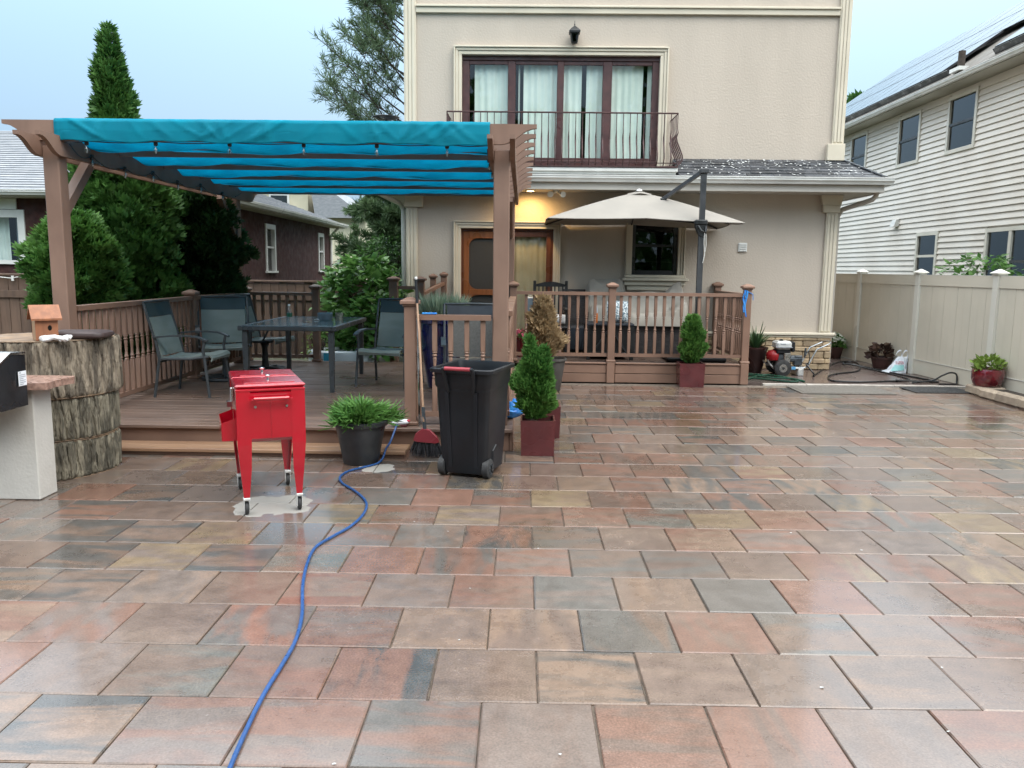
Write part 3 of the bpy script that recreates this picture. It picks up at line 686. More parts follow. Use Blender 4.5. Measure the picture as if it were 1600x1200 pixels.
rafter = MB().prism(scroll(-4.40, .10, 2.60, 2.765, .30), 'y', -.02, .02).mesh('rafter', 'pergola')
for y in RY: put('rafter', rafter, pg, (0, y, 0))
for (x, y, sx) in ((-4.02, 7.0, 1), (-.19, 7.0, -1), (-4.02, 11.28, 1), (-.19, 11.28, -1)):
    sy = 1 if y < 9 else -1
    MB().bar((x, y+sy*.066, 2.02), (x, y+sy*.52, 2.47), .085, .085, up=(1, 0, 0)).build('brace', 'pergola', pg)

# teal shade cloth woven over and under the rafters, front edge hanging over the first one
def cloth():
    ks = [(6.905, 2.592), (6.897, 2.68), (6.898, 2.755), (6.912, 2.777), (6.95, 2.778)]
    for i, y in enumerate(RY[1:], 1):
        if i % 2: ks += [(y-.17, 2.63), (y-.06, 2.594), (y, 2.587), (y+.06, 2.592), (y+.17, 2.615)]
        else: ks += [(y-.075, 2.655), (y-.032, 2.766), (y, 2.778), (y+.032, 2.768), (y+.09, 2.68)]
    ks = ks[:-2]
    d = [0]
    for a, b_ in zip(ks, ks[1:]): d.append(d[-1]+math.dist(a, b_))
    d = np.array(d)/d[-1]; Y = np.array([k[0] for k in ks]); Z = np.array([k[1] for k in ks])
    nu, nv = 150, 190; vv = np.concatenate([np.linspace(0, d[4], 26)[:-1], np.linspace(d[4], 1, nv-24)])
    rs = np.random.default_rng(4); wr = [(rs.uniform(-3.9, -.4), rs.uniform(.02, .06), rs.uniform(-.9, .9), rs.uniform(.003, .009)) for _ in range(40)]
    def fn(u, v):
        s = vv[int(round(v*nv))]; y = float(np.interp(s, d, Y)); z = float(np.interp(s, d, Z)); x = -3.94+3.66*u
        fr = max(0., 1-s/d[3]) if s < d[3] else 0
        w = 0
        for (c, wd, sl, am) in wr:
            q = (x-c-sl*(z-2.69)*2.2)/(wd*.62); w += am*math.exp(-q*q)
        if s <= d[4]:
            amp = min(1, s/d[4]*4)*min(1, (d[4]-s)/d[4]*5+.15); y -= w*amp*1.0
            if s < d[1]: z -= .006*math.sin(x*7)+.005*math.sin(x*17+1)+.012*max(0, (x+1.1))**1.0*.6
        else:
            z -= .010*math.sin(x*5+y*9)*math.sin(y*3+1)+.006*math.sin(x*13+y*21)
            if z < 2.70: z -= .012*max(0, math.sin(x*2.1+y*5))*1.0
        x += .012*math.sin(y*8) if u in (0, 1) else 0
        return (x, y, z)
    mb = MB().grid(fn, nu, nv); o = mb.build('shade_cloth', 'teal', loc=(-2.1, 6.9, 2.7), smooth=True)
    md = o.modifiers.new('solid', 'SOLIDIFY'); md.thickness = .003
    return o
tag(cloth(), 'bright teal shade cloth woven through the pergola rafters', 'shade cloth')

def string_light(label, cordpts, bulbs, drop=.03):
    t = thing('string_light', label, 'string light', cordpts[0], 0, 'string lights hung under the pergola')
    MB().tube(cordpts, .0045, 5).build('cord', 'black_metal', t)
    for (x, y, z) in bulbs:
        s = MB().lathe([(.008, .012), (.016, .006), (.018, -.020), (.015, -.034), (.004, -.036)], (x, y, z-drop), 10).build('socket', 'black_metal', t, True)
        MB().lathe([(.010, -.036), (.012, -.042), (.021, -.060), (.024, -.073), (.021, -.087), (.011, -.096), (.002, -.098)], (x, y, z-drop), 12).build('bulb', 'bulb_glass', s, True)
        MB().lathe([(.003, -.04), (.008, -.06), (.006, -.095), (.002, -.10)], (x, y, z-drop), 6).build('filament', 'steel', s)
def sag(a, b_, n, k=.05):
    return [tuple(Vector(a).lerp(Vector(b_), i/n)+Vector((0, 0, -k*math.sin(math.pi*i/n)))) for i in range(n)]
fx = [-3.72, -3.13, -2.50, -1.87, -1.25, -.655]; fb = [(x, 6.965, 2.602) for x in fx]
pts = [(-4.0, 6.97, 2.60)]
for a, b_ in zip([(-4.0, 6.97, 2.60)]+fb, fb+[(-.27, 6.97, 2.60)]): pts += sag(a, b_, 6, .012)[1:]+[b_]
string_light('string of clear bulbs along the front rafter under the teal cloth edge', pts, fb, .0)
lb = [(-3.885, y, 2.53-.03*(i % 2)) for i, y in enumerate((7.35, 7.95, 8.55, 9.15, 9.8, 10.5))]
pts = [(-3.885, 7.0, 2.58)]
for a, b_ in zip([(-3.885, 7.0, 2.58)]+lb, lb+[(-3.885, 11.2, 2.56)]): pts += sag(a, b_, 6, .06)[1:]+[b_]
string_light('string of clear bulbs drooping along the left pergola beam', pts, lb, .0)
rb = [(-.315, y, 2.54) for y in (7.35, 8.0, 8.7, 9.4, 10.1, 10.8)]
pts = [(-.315, 7.0, 2.57)]
for a, b_ in zip([(-.315, 7.0, 2.57)]+rb, rb+[(-.315, 11.2, 2.56)]): pts += sag(a, b_, 6, .05)[1:]+[b_]
string_light('string of clear bulbs along the right pergola beam by the capped newel', pts, rb, .0)

# ================================================================ MAIN HOUSE
HY = 13.0
hs = thing('stucco_house', 'beige two storey stucco house with balcony window and fluted cream pilasters', 'house', (1.5, HY, 0))
def wall_grid(mb, x0, x1, z0, z1, holes, y0, y1):
    xs = sorted({x0, x1, *[h[0] for h in holes], *[h[1] for h in holes]}); zs = sorted({z0, z1, *[h[2] for h in holes], *[h[3] for h in holes]})
    for a, b_ in zip(xs, xs[1:]):
        for c, d in zip(zs, zs[1:]):
            mx_, mz_ = (a+b_)/2, (c+d)/2
            if any(h[0] < mx_ < h[1] and h[2] < mz_ < h[3] for h in holes): continue
            mb.box(a, b_, y0, y1, c, d)
DOOR = (-1.0, .48, .29, 2.205); WIN = (1.74, 2.47, 1.50, 2.42); BIG = (-.99, 2.08, 3.17, 4.85)
mb = MB(); wall_grid(mb, -1.86, 4.955, 0, 7.6, [DOOR, WIN, BIG], HY, HY+.22)
mb.box(-1.86, -1.64, HY+.22, 21, 0, 7.6).box(4.735, 4.955, HY+.22, 21, 0, 7.6).box(-1.64, 4.735, 20.8, 21, 0, 7.6).box(-1.64, 4.735, HY+.22, 20.8, 7.4, 7.6)
mb.build('wall', 'stucco', hs)
mb = MB().box(-1.6, 4.7, HY+1.6, HY+1.7, 0, 7.3).box(-1.6, 4.7, HY+.23, HY+1.6, .1, .28).box(-1.6, 4.7, HY+.23, HY+1.6, 2.95, 3.10)
mb.build('room_back', 'dark_room', hs)
# pilasters with flutes
def pilaster(x0, x1, z0, z1, ribs=4):
    mb = MB().box(x0, x1, HY-.045, HY-.002, z0, z1, .005); w = (x1-x0)/(ribs*2+1)
    for k in range(ribs): mb.box(x0+w*(2*k+.72), x0+w*(2*k+2.28), HY-.058, HY-.045, z0+.02, z1-.02, .006)
    return mb
pilaster(-1.875, -1.69, .29, 2.52, 3).build('pilaster', 'trim', hs); pilaster(4.785, 4.97, .612, 2.50, 3).build('pilaster', 'trim', hs)
pilaster(-1.89, -1.70, 3.30, 7.5, 3).build('pilaster', 'trim', hs); pilaster(4.795, 4.975, 3.56, 7.5, 3).build('pilaster', 'trim', hs)
MB().box(4.72, 4.99, HY-.085, HY-.002, 3.30, 3.555, .006).build('pilaster_base', 'trim', hs)
MB().box(-1.89, -1.60, HY-.085, HY-.002, 2.525, 2.775, .006).build('capital', 'trim', hs)
MB().box(4.715, 4.985, HY-.075, HY-.002, 2.505, 2.62, .006).prism([(4.70, 2.622), (4.99, 2.622), (5.015, 2.775), (4.67, 2.775)], 'y', HY-.09, HY-.002).build('capital', 'trim', hs)
MB().box(-1.695, 4.79, HY-.05, HY-.002, 5.455, 5.535, .004).box(-1.695, 4.79, HY-.075, HY-.002, 5.537, 5.57, .006).build('band_moulding', 'trim', hs)
def casing(x0, x1, z0, z1, w, nm, sides='LRT'):
    mb = MB()
    for k, (a, b_, dp) in enumerate(((0, w*.45, .035), (w*.45, w*.8, .052), (w*.8, w, .075))):
        if 'T' in sides: mb.box(x0-b_, x1+b_, HY-dp, HY-.002, z1+a, z1+b_-.001, .005)
        for s in sides:
            if s == 'L': mb.box(x0-b_, x0-a-.001, HY-dp, HY-.002, z0, z1+a-.001, .005)
            if s == 'R': mb.box(x1+a+.001, x1+b_, HY-dp, HY-.002, z0, z1+a-.001, .005)
    return mb.build(nm, 'trim', hs)
casing(*DOOR, .115, 'door_casing'); casing(*WIN, .105, 'window_casing'); casing(BIG[0], BIG[1], 3.11, BIG[3], .125, 'balcony_casing')
mb = MB()
for k, (a, z0, z1, dp) in enumerate(((.10, 1.452, 1.498, .12), (.14, 1.405, 1.45, .16), (.10, 1.33, 1.403, .10), (.05, 1.25, 1.328, .06))): mb.box(WIN[0]-a-.02, WIN[1]+a+.02, HY-dp, HY-.002, z0, z1, .008)
mb.build('window_sill', 'trim', hs)
# stone veneer base and its ledge
MB().box(-1.9, 5.03, HY-.11, HY-.002, .562, .608, .01).box(-1.88, 5.01, HY-.085, HY-.002, .53, .560, .006).build('stone_ledge', 'trim', hs)
random.seed(21); z = 0.006
veneer = MB().box(3.0, 4.965, HY-.03, HY-.003, 0, .528).build('stone_veneer', 'joint_sand', hs)
for h in (.10, .085, .115, .075, .09, .055):
    x = 3.02+random.uniform(-.2, 0)
    while x < 4.98:
        l = min(random.uniform(.16, .42), 4.985-x)
        if l > .06: MB().box(max(x, 3.0)+.003, x+l-.003, HY-.062-random.random()*.03, HY-.031, z+.003, z+h-.002, .012).build('stone', 'ledge_stone', veneer)
        x += l
    z += h
# balcony door and window unit
fr = MB(); x0, x1, z0, z1 = BIG; yf = HY+.05
bars = [(-.99, -.875), (-.275, -.155), (.495, .60), (1.205, 1.35), (1.975, 2.08)]
for a, b_ in bars: fr.box(a, b_, yf, yf+.07, z0+.11, z1-.07, .008)
fr.box(x0, x1, yf-.01, yf+.08, z1-.069, z1, .006).box(x0, x1, yf-.02, yf+.09, z0, z0+.109, .008)
win = fr.build('balcony_window', 'maroon', hs)
for (a, b_), (c, d) in zip(bars, bars[1:]):
    MB().box(b_+.001, c-.001, yf+.012, yf+.06, z1-.125, z1-.07, .004).box(b_+.001, c-.001, yf+.012, yf+.06, z0+.11, z0+.15, .004).build('sash', 'maroon', win)
    MB().box(b_+.001, c-.001, yf+.03, yf+.038, z0+.151, z1-.126).build('pane', 'glass', win)
def curtain(a, b_, z0, z1, y, n=None, mt='curtain', par=None):
    n = n or max(4, int((b_-a)*70)); ph = random.random()*6; fr_ = 2*math.pi/.105
    mb = MB().grid(lambda u, v: (a+(b_-a)*u, y+.009*math.sin((a+(b_-a)*u)*fr_+ph+.5*math.sin(v*2))+.006*math.sin((a+(b_-a)*u)*fr_*.43), z0+(z1-z0)*v), n, 5)
    return mb.build('curtain', mt, par or hs, True)
for a, b_ in ((-.80, -.27), (-.11, -.085), (-.03, .50), (.595, .885), (.96, 1.21), (1.345, 1.85), (1.915, 1.99)): curtain(a, b_, 3.18, 4.80, HY+.17)
# balcony slab mouldings, railing
MB().box(-1.22, 2.30, 12.36, 12.998, 3.035, 3.095, .008).box(-1.20, 2.28, 12.40, 12.998, 3.0, 3.034, .004).build('balcony_floor', 'white_alu', hs)
MB().box(-1.20, 2.30, 12.345, 12.36, 3.096, 3.116).box(-1.18, 2.29, 12.36, 12.97, 3.097, 3.108).build('balcony_edge', 'iron', hs)
br = MB().tube([(-1.17, 12.99, 3.885), (-1.17, 12.38, 3.885), (2.28, 12.38, 3.885), (2.28, 12.99, 3.885)], .012, 6).build('balcony_railing', 'iron', hs)
MB().bar((-1.17, 12.38, 3.165), (2.28, 12.38, 3.165), .022, .012).bar((-1.17, 12.38, 3.165), (-1.17, 12.99, 3.165), .022, .012).bar((2.28, 12.38, 3.165), (2.28, 12.99, 3.165), .022, .012).build('lower_rail', 'iron', br)
def belly(out, mx_=False):
    prof = [(0, .775), (0, .50), (.035, .43), (-.02, .36)] if False else [(.0, .775), (.0, .56), (.012, .50), (-.012, .43), (.004, .36), (.045, .27), (.085, .17), (.095, .11), (.06, .05), (.012, .02), (0, -.05)]
    return [(-d*out, z) for d, z in prof]
bel = MB().tube([(0, y, z) for y, z in belly(1.0)], [.006, .006, .007, .011, .012, .011, .010, .009, .008, .007, .006], 6).mesh('baluster', 'iron', True)
n = 34
for i in range(n+1):
    if 0 < i < n: put('baluster', bel, br, (-1.17+3.45*i/n, 12.38, 3.11))
for i in range(6):
    for x, rz in ((-1.17, -math.pi/2), (2.28, math.pi/2)): put('baluster', bel, br, (x, 12.40+i*.11, 3.11), (0, 0, rz))
# eave: soffit, fascia, gutter
MB().box(-2.36, 5.40, 12.44, 12.999, 2.78, 2.80).box(4.99, 5.40, 13.0, 20.5, 2.78, 2.80).box(-2.36, -1.88, 13.0, 20.5, 2.78, 2.80).build('soffit', 'soffit', hs)
MB().box(-2.38, 5.42, 12.405, 12.438, 2.768, 2.875, .004).box(5.402, 5.43, 12.44, 20.5, 2.768, 2.875, .004).box(-2.40, -2.362, 12.44, 20.5, 2.768, 2.875, .004).build('fascia', 'soffit', hs)
gp = [(0, 0), (-.075, 0), (-.09, .03), (-.115, .055), (-.115, .082), (-.125, .086), (-.125, .100), (0, .100)]
mb = MB().prism([(12.415+y, 2.878+z) for y, z in gp], 'x', -2.50, 5.52)
mb.prism([(5.412-y, 2.878+z) for y, z in gp], 'y', 12.42, 20.5).prism([(-2.39+y, 2.878+z) for y, z in gp], 'y', 12.42, 20.5)
mb.build('gutter', 'white_alu', hs)
# pent roof with its shingle tabs
roof = MB().loft([[(2.33, 12.385, 2.985), (5.43, 12.385, 2.985), (5.0, 12.99, 3.305), (2.33, 12.99, 3.305)], [(2.33, 12.41, 2.88), (5.40, 12.41, 2.88), (5.0, 12.99, 2.88), (2.33, 12.99, 2.88)]])
roof.loft([[(5.43, 12.385, 2.985), (5.43, 20.5, 2.985), (5.0, 20.5, 3.305), (5.0, 12.99, 3.305)], [(5.40, 12.41, 2.88), (5.40, 20.5, 2.88), (5.0, 20.5, 2.88), (5.0, 12.99, 2.88)]])
roof2 = MB().loft([[(-2.41, 12.385, 2.985), (-1.24, 12.385, 2.985), (-1.24, 12.99, 3.305), (-1.90, 12.99, 3.305)], [(-2.38, 12.41, 2.88), (-1.24, 12.41, 2.88), (-1.24, 12.99, 2.88), (-1.90, 12.99, 2.88)]])
roof2.loft([[(-2.41, 20.5, 2.985), (-2.41, 12.385, 2.985), (-1.90, 12.99, 3.305), (-1.90, 20.5, 3.305)], [(-2.38, 20.5, 2.88), (-2.38, 12.41, 2.88), (-1.90, 12.99, 2.88), (-1.90, 20.5, 2.88)]])
roof = roof.build('pent_roof', 'shingle', hs); roof2 = roof2.build('pent_roof', 'shingle', hs)
random.seed(4); nrow = 6; ty = Vector((0, .605, .32)); ln = ty.length; ty.normalize(); nn = Vector((0, -ty.z, ty.y))
def shingles(xa, xb, hipr=0, hipl=0, par=None):
    for r_ in range(nrow):
        s0 = ln*r_/nrow-.012; s1 = ln*(r_+1)/nrow+.03; xr = xb-hipr*(r_+.6)/nrow; xl = xa+hipl*(r_+.6)/nrow
        x = xl-random.uniform(0, .25)
        while x < xr:
            w = random.uniform(.16, .30); a, b_ = max(x, xl), min(x+w-.004, xr)
            if b_-a > .03:
                lift = .008+random.choice((0, .004, .007)); o0 = Vector((0, 12.385, 2.985))
                p = [o0+ty*s0+nn*(.002+lift), o0+ty*s1+nn*.003, o0+ty*s1+nn*.0005, o0+ty*s0+nn*.001]
                MB().prism([(q.y, q.z) for q in p], 'x', a, b_).build('shingle', 'shingle', par)
            x += w
shingles(2.33, 5.42, hipr=.42, par=roof); shingles(-2.40, -1.25, hipl=.5, par=roof2)
mb = MB()
for k in range(8):
    a = Vector((5.425, 12.39, 2.992)).lerp(Vector((5.0, 12.99, 3.315)), k/8); b_ = Vector((5.425, 12.39, 2.992)).lerp(Vector((5.0, 12.99, 3.315)), (k+1.15)/8)
    mb.bar(a+Vector((0, 0, .014)), b_+Vector((0, 0, .004)), .10, .012)
mb.build('hip_cap', 'shingle', roof)
P = []
for _ in range(240):
    x = random.uniform(2.4, 5.15); s = ln*random.random()**.8
    if random.random() < .35 and s < .3*ln: continue
    if x > 5.4-.42*s/ln: continue
    P.append(Vector((x, 12.385, 2.985))+ty*s+nn*.016)
V = []; F_ = []
for p in P:
    a = random.random()*6.28; w = random.uniform(.008, .022); n0 = len(V)
    for q in range(5): V.append(p+Vector((math.cos(a+q*1.2566)*w, 0, 0))+ty*math.sin(a+q*1.2566)*w*.7+nn*random.uniform(0, .006))
    F_.append((n0, n0+1, n0+2, n0+3, n0+4))
o = MB().add(V, F_).build('fallen_petals', 'petal', roof); tag(o, kind='stuff')
# downspouts
MB().tube([(5.38, 12.55, 2.87), (5.38, 12.58, 2.74), (5.34, 12.62, 2.68), (5.06, 13.05, 2.56), (5.02, 13.12, 2.45), (5.02, 13.12, .1)], .038, 8).build('downspout', 'soffit', hs, True)
MB().tube([(-2.30, 12.52, 2.87), (-2.30, 12.55, 2.76), (-2.24, 12.62, 2.70), (-1.98, 13.05, 2.58), (-1.94, 13.12, 2.48), (-1.94, 13.12, .1)], .036, 8).build('downspout', 'white_alu', hs, True)
# screen door (left leaf) and glazed door (right leaf)
x0, x1, z0, z1 = DOOR; yd = HY+.06
MB().box(x0, x0+.035, yd, yd+.10, z0, z1-.04).box(x1-.035, x1, yd, yd+.10, z0, z1-.04).box(x0, x1, yd, yd+.10, z1-.039, z1).box(-.285, -.235, yd, yd+.10, z0, z1-.04).build('door_frame', 'door_dark', hs)
def rounded_hole_panel(mb, a, b_, c, d, r, y0, y1, r2=None):
    # a frame panel (a..b x c..d) with corner brackets that round the opening
    for sx, sz in ((1, 1), (-1, 1), (1, -1), (-1, -1)):
        cx = a if sx > 0 else b_; cz = c if sz > 0 else d; pts = [(cx, cz)]
        for i in range(7):
            t = math.pi/2*i/6; pts.append((cx+sx*(r-r*math.sin(t)), cz+sz*(r-r*math.cos(t))))
        mb.prism(pts, 'y', y0, y1)
xa, xb = x0+.036, -.286; mb = MB(); y0, y1 = yd-.012, yd+.02
mb.box(xa, xa+.09, y0, y1, z0+.01, z1-.045, .004).box(xb-.09, xb, y0, y1, z0+.01, z1-.045, .004)
for c, d in ((z1-.155, z1-.045), (1.145, 1.235), (z0+.01, z0+.17), ): mb.box(xa+.091, xb-.091, y0, y1, c, d, .004)
for c, d in ((1.236, z1-.156), (z0+.171, 1.144)): rounded_hole_panel(mb, xa+.0915, xb-.0915, c, d, .13, y0+.002, y1-.002)
sdr = mb.build('screen_door', 'door_wood', hs)
MB().box(xa+.06, xb-.06, yd+.022, yd+.026, z0+.1, z1-.1).build('screen', 'screen', sdr)
MB().tube([(xb-.045, y0-.004, 1.20), (xb-.045, y0-.05, 1.20), (xb-.045, y0-.05, 1.32), (xb-.045, y0-.004, 1.32)], .008, 6).build('handle', 'black_metal', sdr)
xa, xb = -.234, x1-.036; mb = MB()
mb.box(xa, xa+.075, y0, y1, z0+.01, z1-.045, .004).box(xb-.075, xb, y0, y1, z0+.01, z1-.045, .004).box(xa+.076, xb-.076, y0, y1, z1-.125, z1-.045, .004).box(xa+.076, xb-.076, y0, y1, z0+.01, z0+.2, .004)
gd = mb.build('glazed_door', 'door_dark', hs)
MB().box(xa+.07, xb-.07, yd+.004, yd+.010, z0+.19, z1-.12).build('pane', 'glass', gd)
curtain(xa+.05, xb-.05, z0+.15, z1-.1, HY+.125, mt='door_curtain', par=gd)
# ground-floor window
x0, x1, z0, z1 = WIN; yw = HY+.04
wn = MB().box(x0, x0+.06, yw, yw+.08, z0, z1, .004).box(x1-.06, x1, yw, yw+.08, z0, z1, .004).box(x0+.061, x1-.061, yw, yw+.08, z0, z0+.07, .004).box(x0+.061, x1-.061, yw, yw+.08, z1-.06, z1, .004).box(x0+.061, x1-.061, yw+.01, yw+.06, 1.945, 1.985, .004).build('window', 'black_metal', hs)
MB().box(x0+.05, x1-.05, yw+.05, yw+.056, z0+.06, 1.95).build('pane', 'dark_glass', wn); MB().box(x0+.05, x1-.05, yw+.04, yw+.046, 1.98, z1-.05).build('pane', 'dark_glass', wn)
for k in range(9): MB().box(x0+.07, x1-.07, HY+.16, HY+.19, 1.99+k*.045, 2.015+k*.045).build('blind_slat', 'maroon', wn)
MB().box(x0+.06, x1-.06, HY+.15, HY+.17, 1.70, 1.715).build('sash_lock_rail', 'trim', wn)
# vent cover, soffit lamp
mb = MB().box(3.425, 3.565, HY-.03, HY-.002, 1.875, 2.02, .006)
vc = mb.build('vent_cover', 'white_alu', hs)
for k in range(4): MB().box(3.44, 3.55, HY-.042, HY-.031, 1.89+k*.032, 1.908+k*.032, .003).build('louvre', 'white_alu', vc)
rl = MB().lathe([(.085, .0), (.085, -.012), (.062, -.014), (.060, -.004)], (.10, 12.72, 2.779), 20).build('recessed_lamp', 'white_alu', hs)
MB().lathe([(.058, -.006), (.058, -.010), (.03, -.016), (.002, -.018)], (.10, 12.72, 2.779), 16).build('lamp_lens', 'lamp_glow', rl)
ld = bpy.data.lights.new('soffit_lamp', 'SPOT'); ld.energy = 19; ld.color = (1, .62, .22); ld.spot_size = R(168); ld.spot_blend = .8; ld.shadow_soft_size = .05
lo = bpy.data.objects.new('soffit_lamp', ld); COL.objects.link(lo); lo.location = (.10, 12.66, 2.735); lo.rotation_euler = (R(10), 0, 0)
# wall lantern and twin floodlight
lt = thing('wall_lantern', 'small black wall lantern above the balcony window', 'lantern', (.74, HY, 5.05))
c = (.74, HY-.13)
def sq(z, w): return [(c[0]-w, c[1]-w, z), (c[0]+w, c[1]-w, z), (c[0]+w, c[1]+w, z), (c[0]-w, c[1]+w, z)]
MB().loft([sq(4.99, .035), sq(5.0, .040), sq(5.005, .048), sq(5.135, .066), sq(5.14, .083), sq(5.165, .085), sq(5.20, .058), sq(5.235, .022), sq(5.25, .010)]).build('cage', 'black_metal', lt)
MB().lathe([(.004, 0), (.011, .02), (.005, .03), (.003, .075)], (*c, 5.25), 8).build('finial', 'black_metal', lt, True)
MB().box(.705, .775, HY-.02, HY-.002, 5.02, 5.16, .006).tube([(.74, HY-.01, 5.05), (.74, HY-.09, 5.0), (.74, HY-.13, 4.992)], .009, 6).build('bracket', 'black_metal', lt)
for s in (-1, 1): MB().loft([[(c[0]-.030, c[1]-.0515-.0, 5.01), (c[0]+.030, c[1]-.0515, 5.01), (c[0]+.045, c[1]-.0675, 5.125), (c[0]-.045, c[1]-.0675, 5.125)], [(c[0]-.030, c[1]-.049, 5.01), (c[0]+.030, c[1]-.049, 5.01), (c[0]+.045, c[1]-.0655, 5.125), (c[0]-.045, c[1]-.0655, 5.125)]]).build('pane', 'dark_glass', lt) if s > 0 else None
fl = thing('security_light', 'white twin-headed floodlight under the balcony soffit', 'floodlight', (.50, 12.7, 2.78))
MB().lathe([(.055, 0), (.055, -.02), (.02, -.03)], (.50, 12.7, 2.779), 14).build('mount', 'white_alu', fl, True)
for s in (-1, 1):
    MB().tube([(.50+s*.01, 12.7, 2.755), (.50+s*.05, 12.66, 2.735), (.50+s*.09, 12.60, 2.715), (.50+s*.10, 12.57, 2.71)], [.016, .022, .045, .046], 12).build('lamp_head', 'white_alu', fl, True)
dsh = thing('satellite_dish', 'dark satellite dish rim peeking over the teal cloth beside the house', 'satellite dish', (-2.12, 12.8, 3.2))
MB().lathe([(.002, -.05), (.12, -.035), (.20, -.005), (.205, .0), (.20, .004), (.12, -.025), (.002, -.04)], (-2.14, 12.75, 3.86), 20).build('dish', 'pole_grey', dsh, True)
MB().tube([(-2.12, 12.8, 3.12), (-2.12, 12.8, 3.66), (-2.14, 12.75, 3.82)], .02, 8).build('mast', 'pole_grey', dsh)

# ================================================================ NEIGHBOUR'S SIDED HOUSE (right)
nh = thing('sided_house', 'pale grey horizontally sided house with rooftop solar panels beyond the vinyl fence', 'house', (12, 20, 0))
WX = 10.0; Y0, Y1 = 8.0, 31.0
UW = [(24.27, 25.28, 4.44, 5.58), (21.10, 22.14, 4.44, 5.58), (18.55, 19.62, 4.44, 5.58), (14.7, 15.75, 4.44, 5.58)]
LW = [(19.78, 20.68, 1.30, 2.50), (15.98, 17.60, 1.20, 2.46)]
MB().box(WX+.03, WX+9.6, Y0, Y1, 0, 5.79).build('wall_core', 'siding', nh)
e = .136; z = .55
def cut(y0, y1, zc):
    segs = [(y0, y1)]
    for (a, b_, c, d) in UW+LW:
        if c-.09 < zc < d+.09:
            ns = []
            for (p, q) in segs:
                if b_+.09 <= p or a-.09 >= q: ns.append((p, q))
                else:
                    if p < a-.09: ns.append((p, a-.09))
                    if q > b_+.09: ns.append((b_+.09, q))
            segs = ns
    return segs
while z < 5.7:
    for (p, q) in cut(Y0, Y1, z+e/2): MB().prism([(WX+.029, z), (WX-.030, z), (WX-.028, z+.012), (WX+.004, z+e-.002), (WX+.029, z+e-.002)], 'y', p, q).build('siding_board', 'siding', nh)
    z += e
for i, (a, b_, c, d) in enumerate(UW+LW):
    f = MB()
    for y0_, y1_, z0_, z1_ in ((a-.085, a, c-.085, d+.085), (b_, b_+.085, c-.085, d+.085), (a, b_, d, d+.085), (a, b_, c-.085, c)): f.box(WX-.045, WX+.028, y0_, y1_, z0_, z1_)
    if i == 5: f.box(WX-.04, WX+.027, (a+b_)/2-.05, (a+b_)/2+.05, c, d)
    f = f.build('window', 'vinyl_white', nh)
    zm = (c+d)/2+(.1 if i == 4 else 0)
    MB().box(WX-.03, WX+.02, a+.001, b_-.001, zm-.03, zm+.03).build('sash_rail', 'vinyl_white' if i == 4 else 'pole_grey', f)
    for (lo_, hi_) in ((c, zm-.03), (zm+.03, d)): MB().box(WX+.0, WX+.012, a, b_, lo_, hi_).build('pane', 'dark_glass', f)
    MB().box(WX+.0125, WX+.028, a, b_, c, d).build('blind', 'insect_screen' if i != 4 else 'roof_tan', f)
# soffit, gutter, roof, solar panels
EX = WX-.50; RS = .70; RX = 14.85; ez = 5.80; rz_ = lambda x: ez+.12+RS*(x-EX)
MB().box(EX+.03, WX+.02, Y0-.3, Y1+.3, ez-.03, ez).build('soffit', 'soffit', nh)
MB().prism([(EX+.03+y*-1*-1 if False else EX-.0-y*-1, ez-.02+z_) for y, z_ in gp], 'y', Y0-.35, Y1+.35).build('gutter', 'white_alu', nh)
MB().prism([(EX, rz_(EX)-.08), (RX, rz_(RX)-.08), (2*RX-EX, rz_(EX)-.08), (2*RX-EX, rz_(EX)), (RX, rz_(RX)), (EX, rz_(EX))], 'y', Y0-.35, Y1+.35).build('roof', 'roof_tan', nh)
ux = Vector((1, 0, RS)).normalized(); un = Vector((-RS, 0, 1)).normalized()
pm_ = MB()
def slope_box(mb, y0_, y1_, s0, s1, h0, h1):
    o0 = Vector((EX, 0, rz_(EX))); vs = []
    for hh in (h0, h1):
        for (yy, ss) in ((y0_, s0), (y1_, s0), (y1_, s1), (y0_, s1)): q = o0+ux*ss+un*hh; vs.append((q.x, yy, q.z))
    return mb.add(vs, [(3, 2, 1, 0), (4, 5, 6, 7), (0, 1, 5, 4), (1, 2, 6, 5), (2, 3, 7, 6), (3, 0, 4, 7)])
rowsS = [(.32, 1.95), (2.0, 3.63), (3.68, 5.31)]
for r_, (s0, s1) in enumerate(rowsS):
    y = 13.0+(.35 if r_ == 0 else 0)
    while y < 30.5:
        skip = (r_ == 0 and 17.3 < y < 19.2)
        if not skip:
            f = slope_box(MB(), y, y+1.02, s0, s1, .10, .145).build('solar_panel', 'solar_rim', nh); slope_box(MB(), y+.012, y+1.008, s0+.012, s1-.012, .1455, .150).build('cell_glass', 'solar', f)
        y += 1.04
mb = MB(); slope_box(mb, 19.3, 30.5, .27, .31, .0, .13); slope_box(mb, 13.2, 17.5, .27, .31, 0, .13); mb.build('array_skirt', 'solar_rim', nh)
vp = Vector((EX, 0, rz_(EX)))+ux*.22
MB().tube([(vp.x, 18.75, vp.z-.05), (vp.x, 18.75, vp.z+.42)], .075, 10).build('vent_pipe', 'tree_bark', nh); MB().box(vp.x-.15, vp.x+.15, 18.55, 18.95, vp.z-.02, vp.z+.06).build('vent_flashing', 'white_alu', nh)
MB().prism([(WX-.02, 2.80), (WX-.16, 2.80), (WX-.10, 2.98), (WX-.02, 3.0)], 'y', 21.8, 22.05).build('vent_hood', 'white_alu', nh)

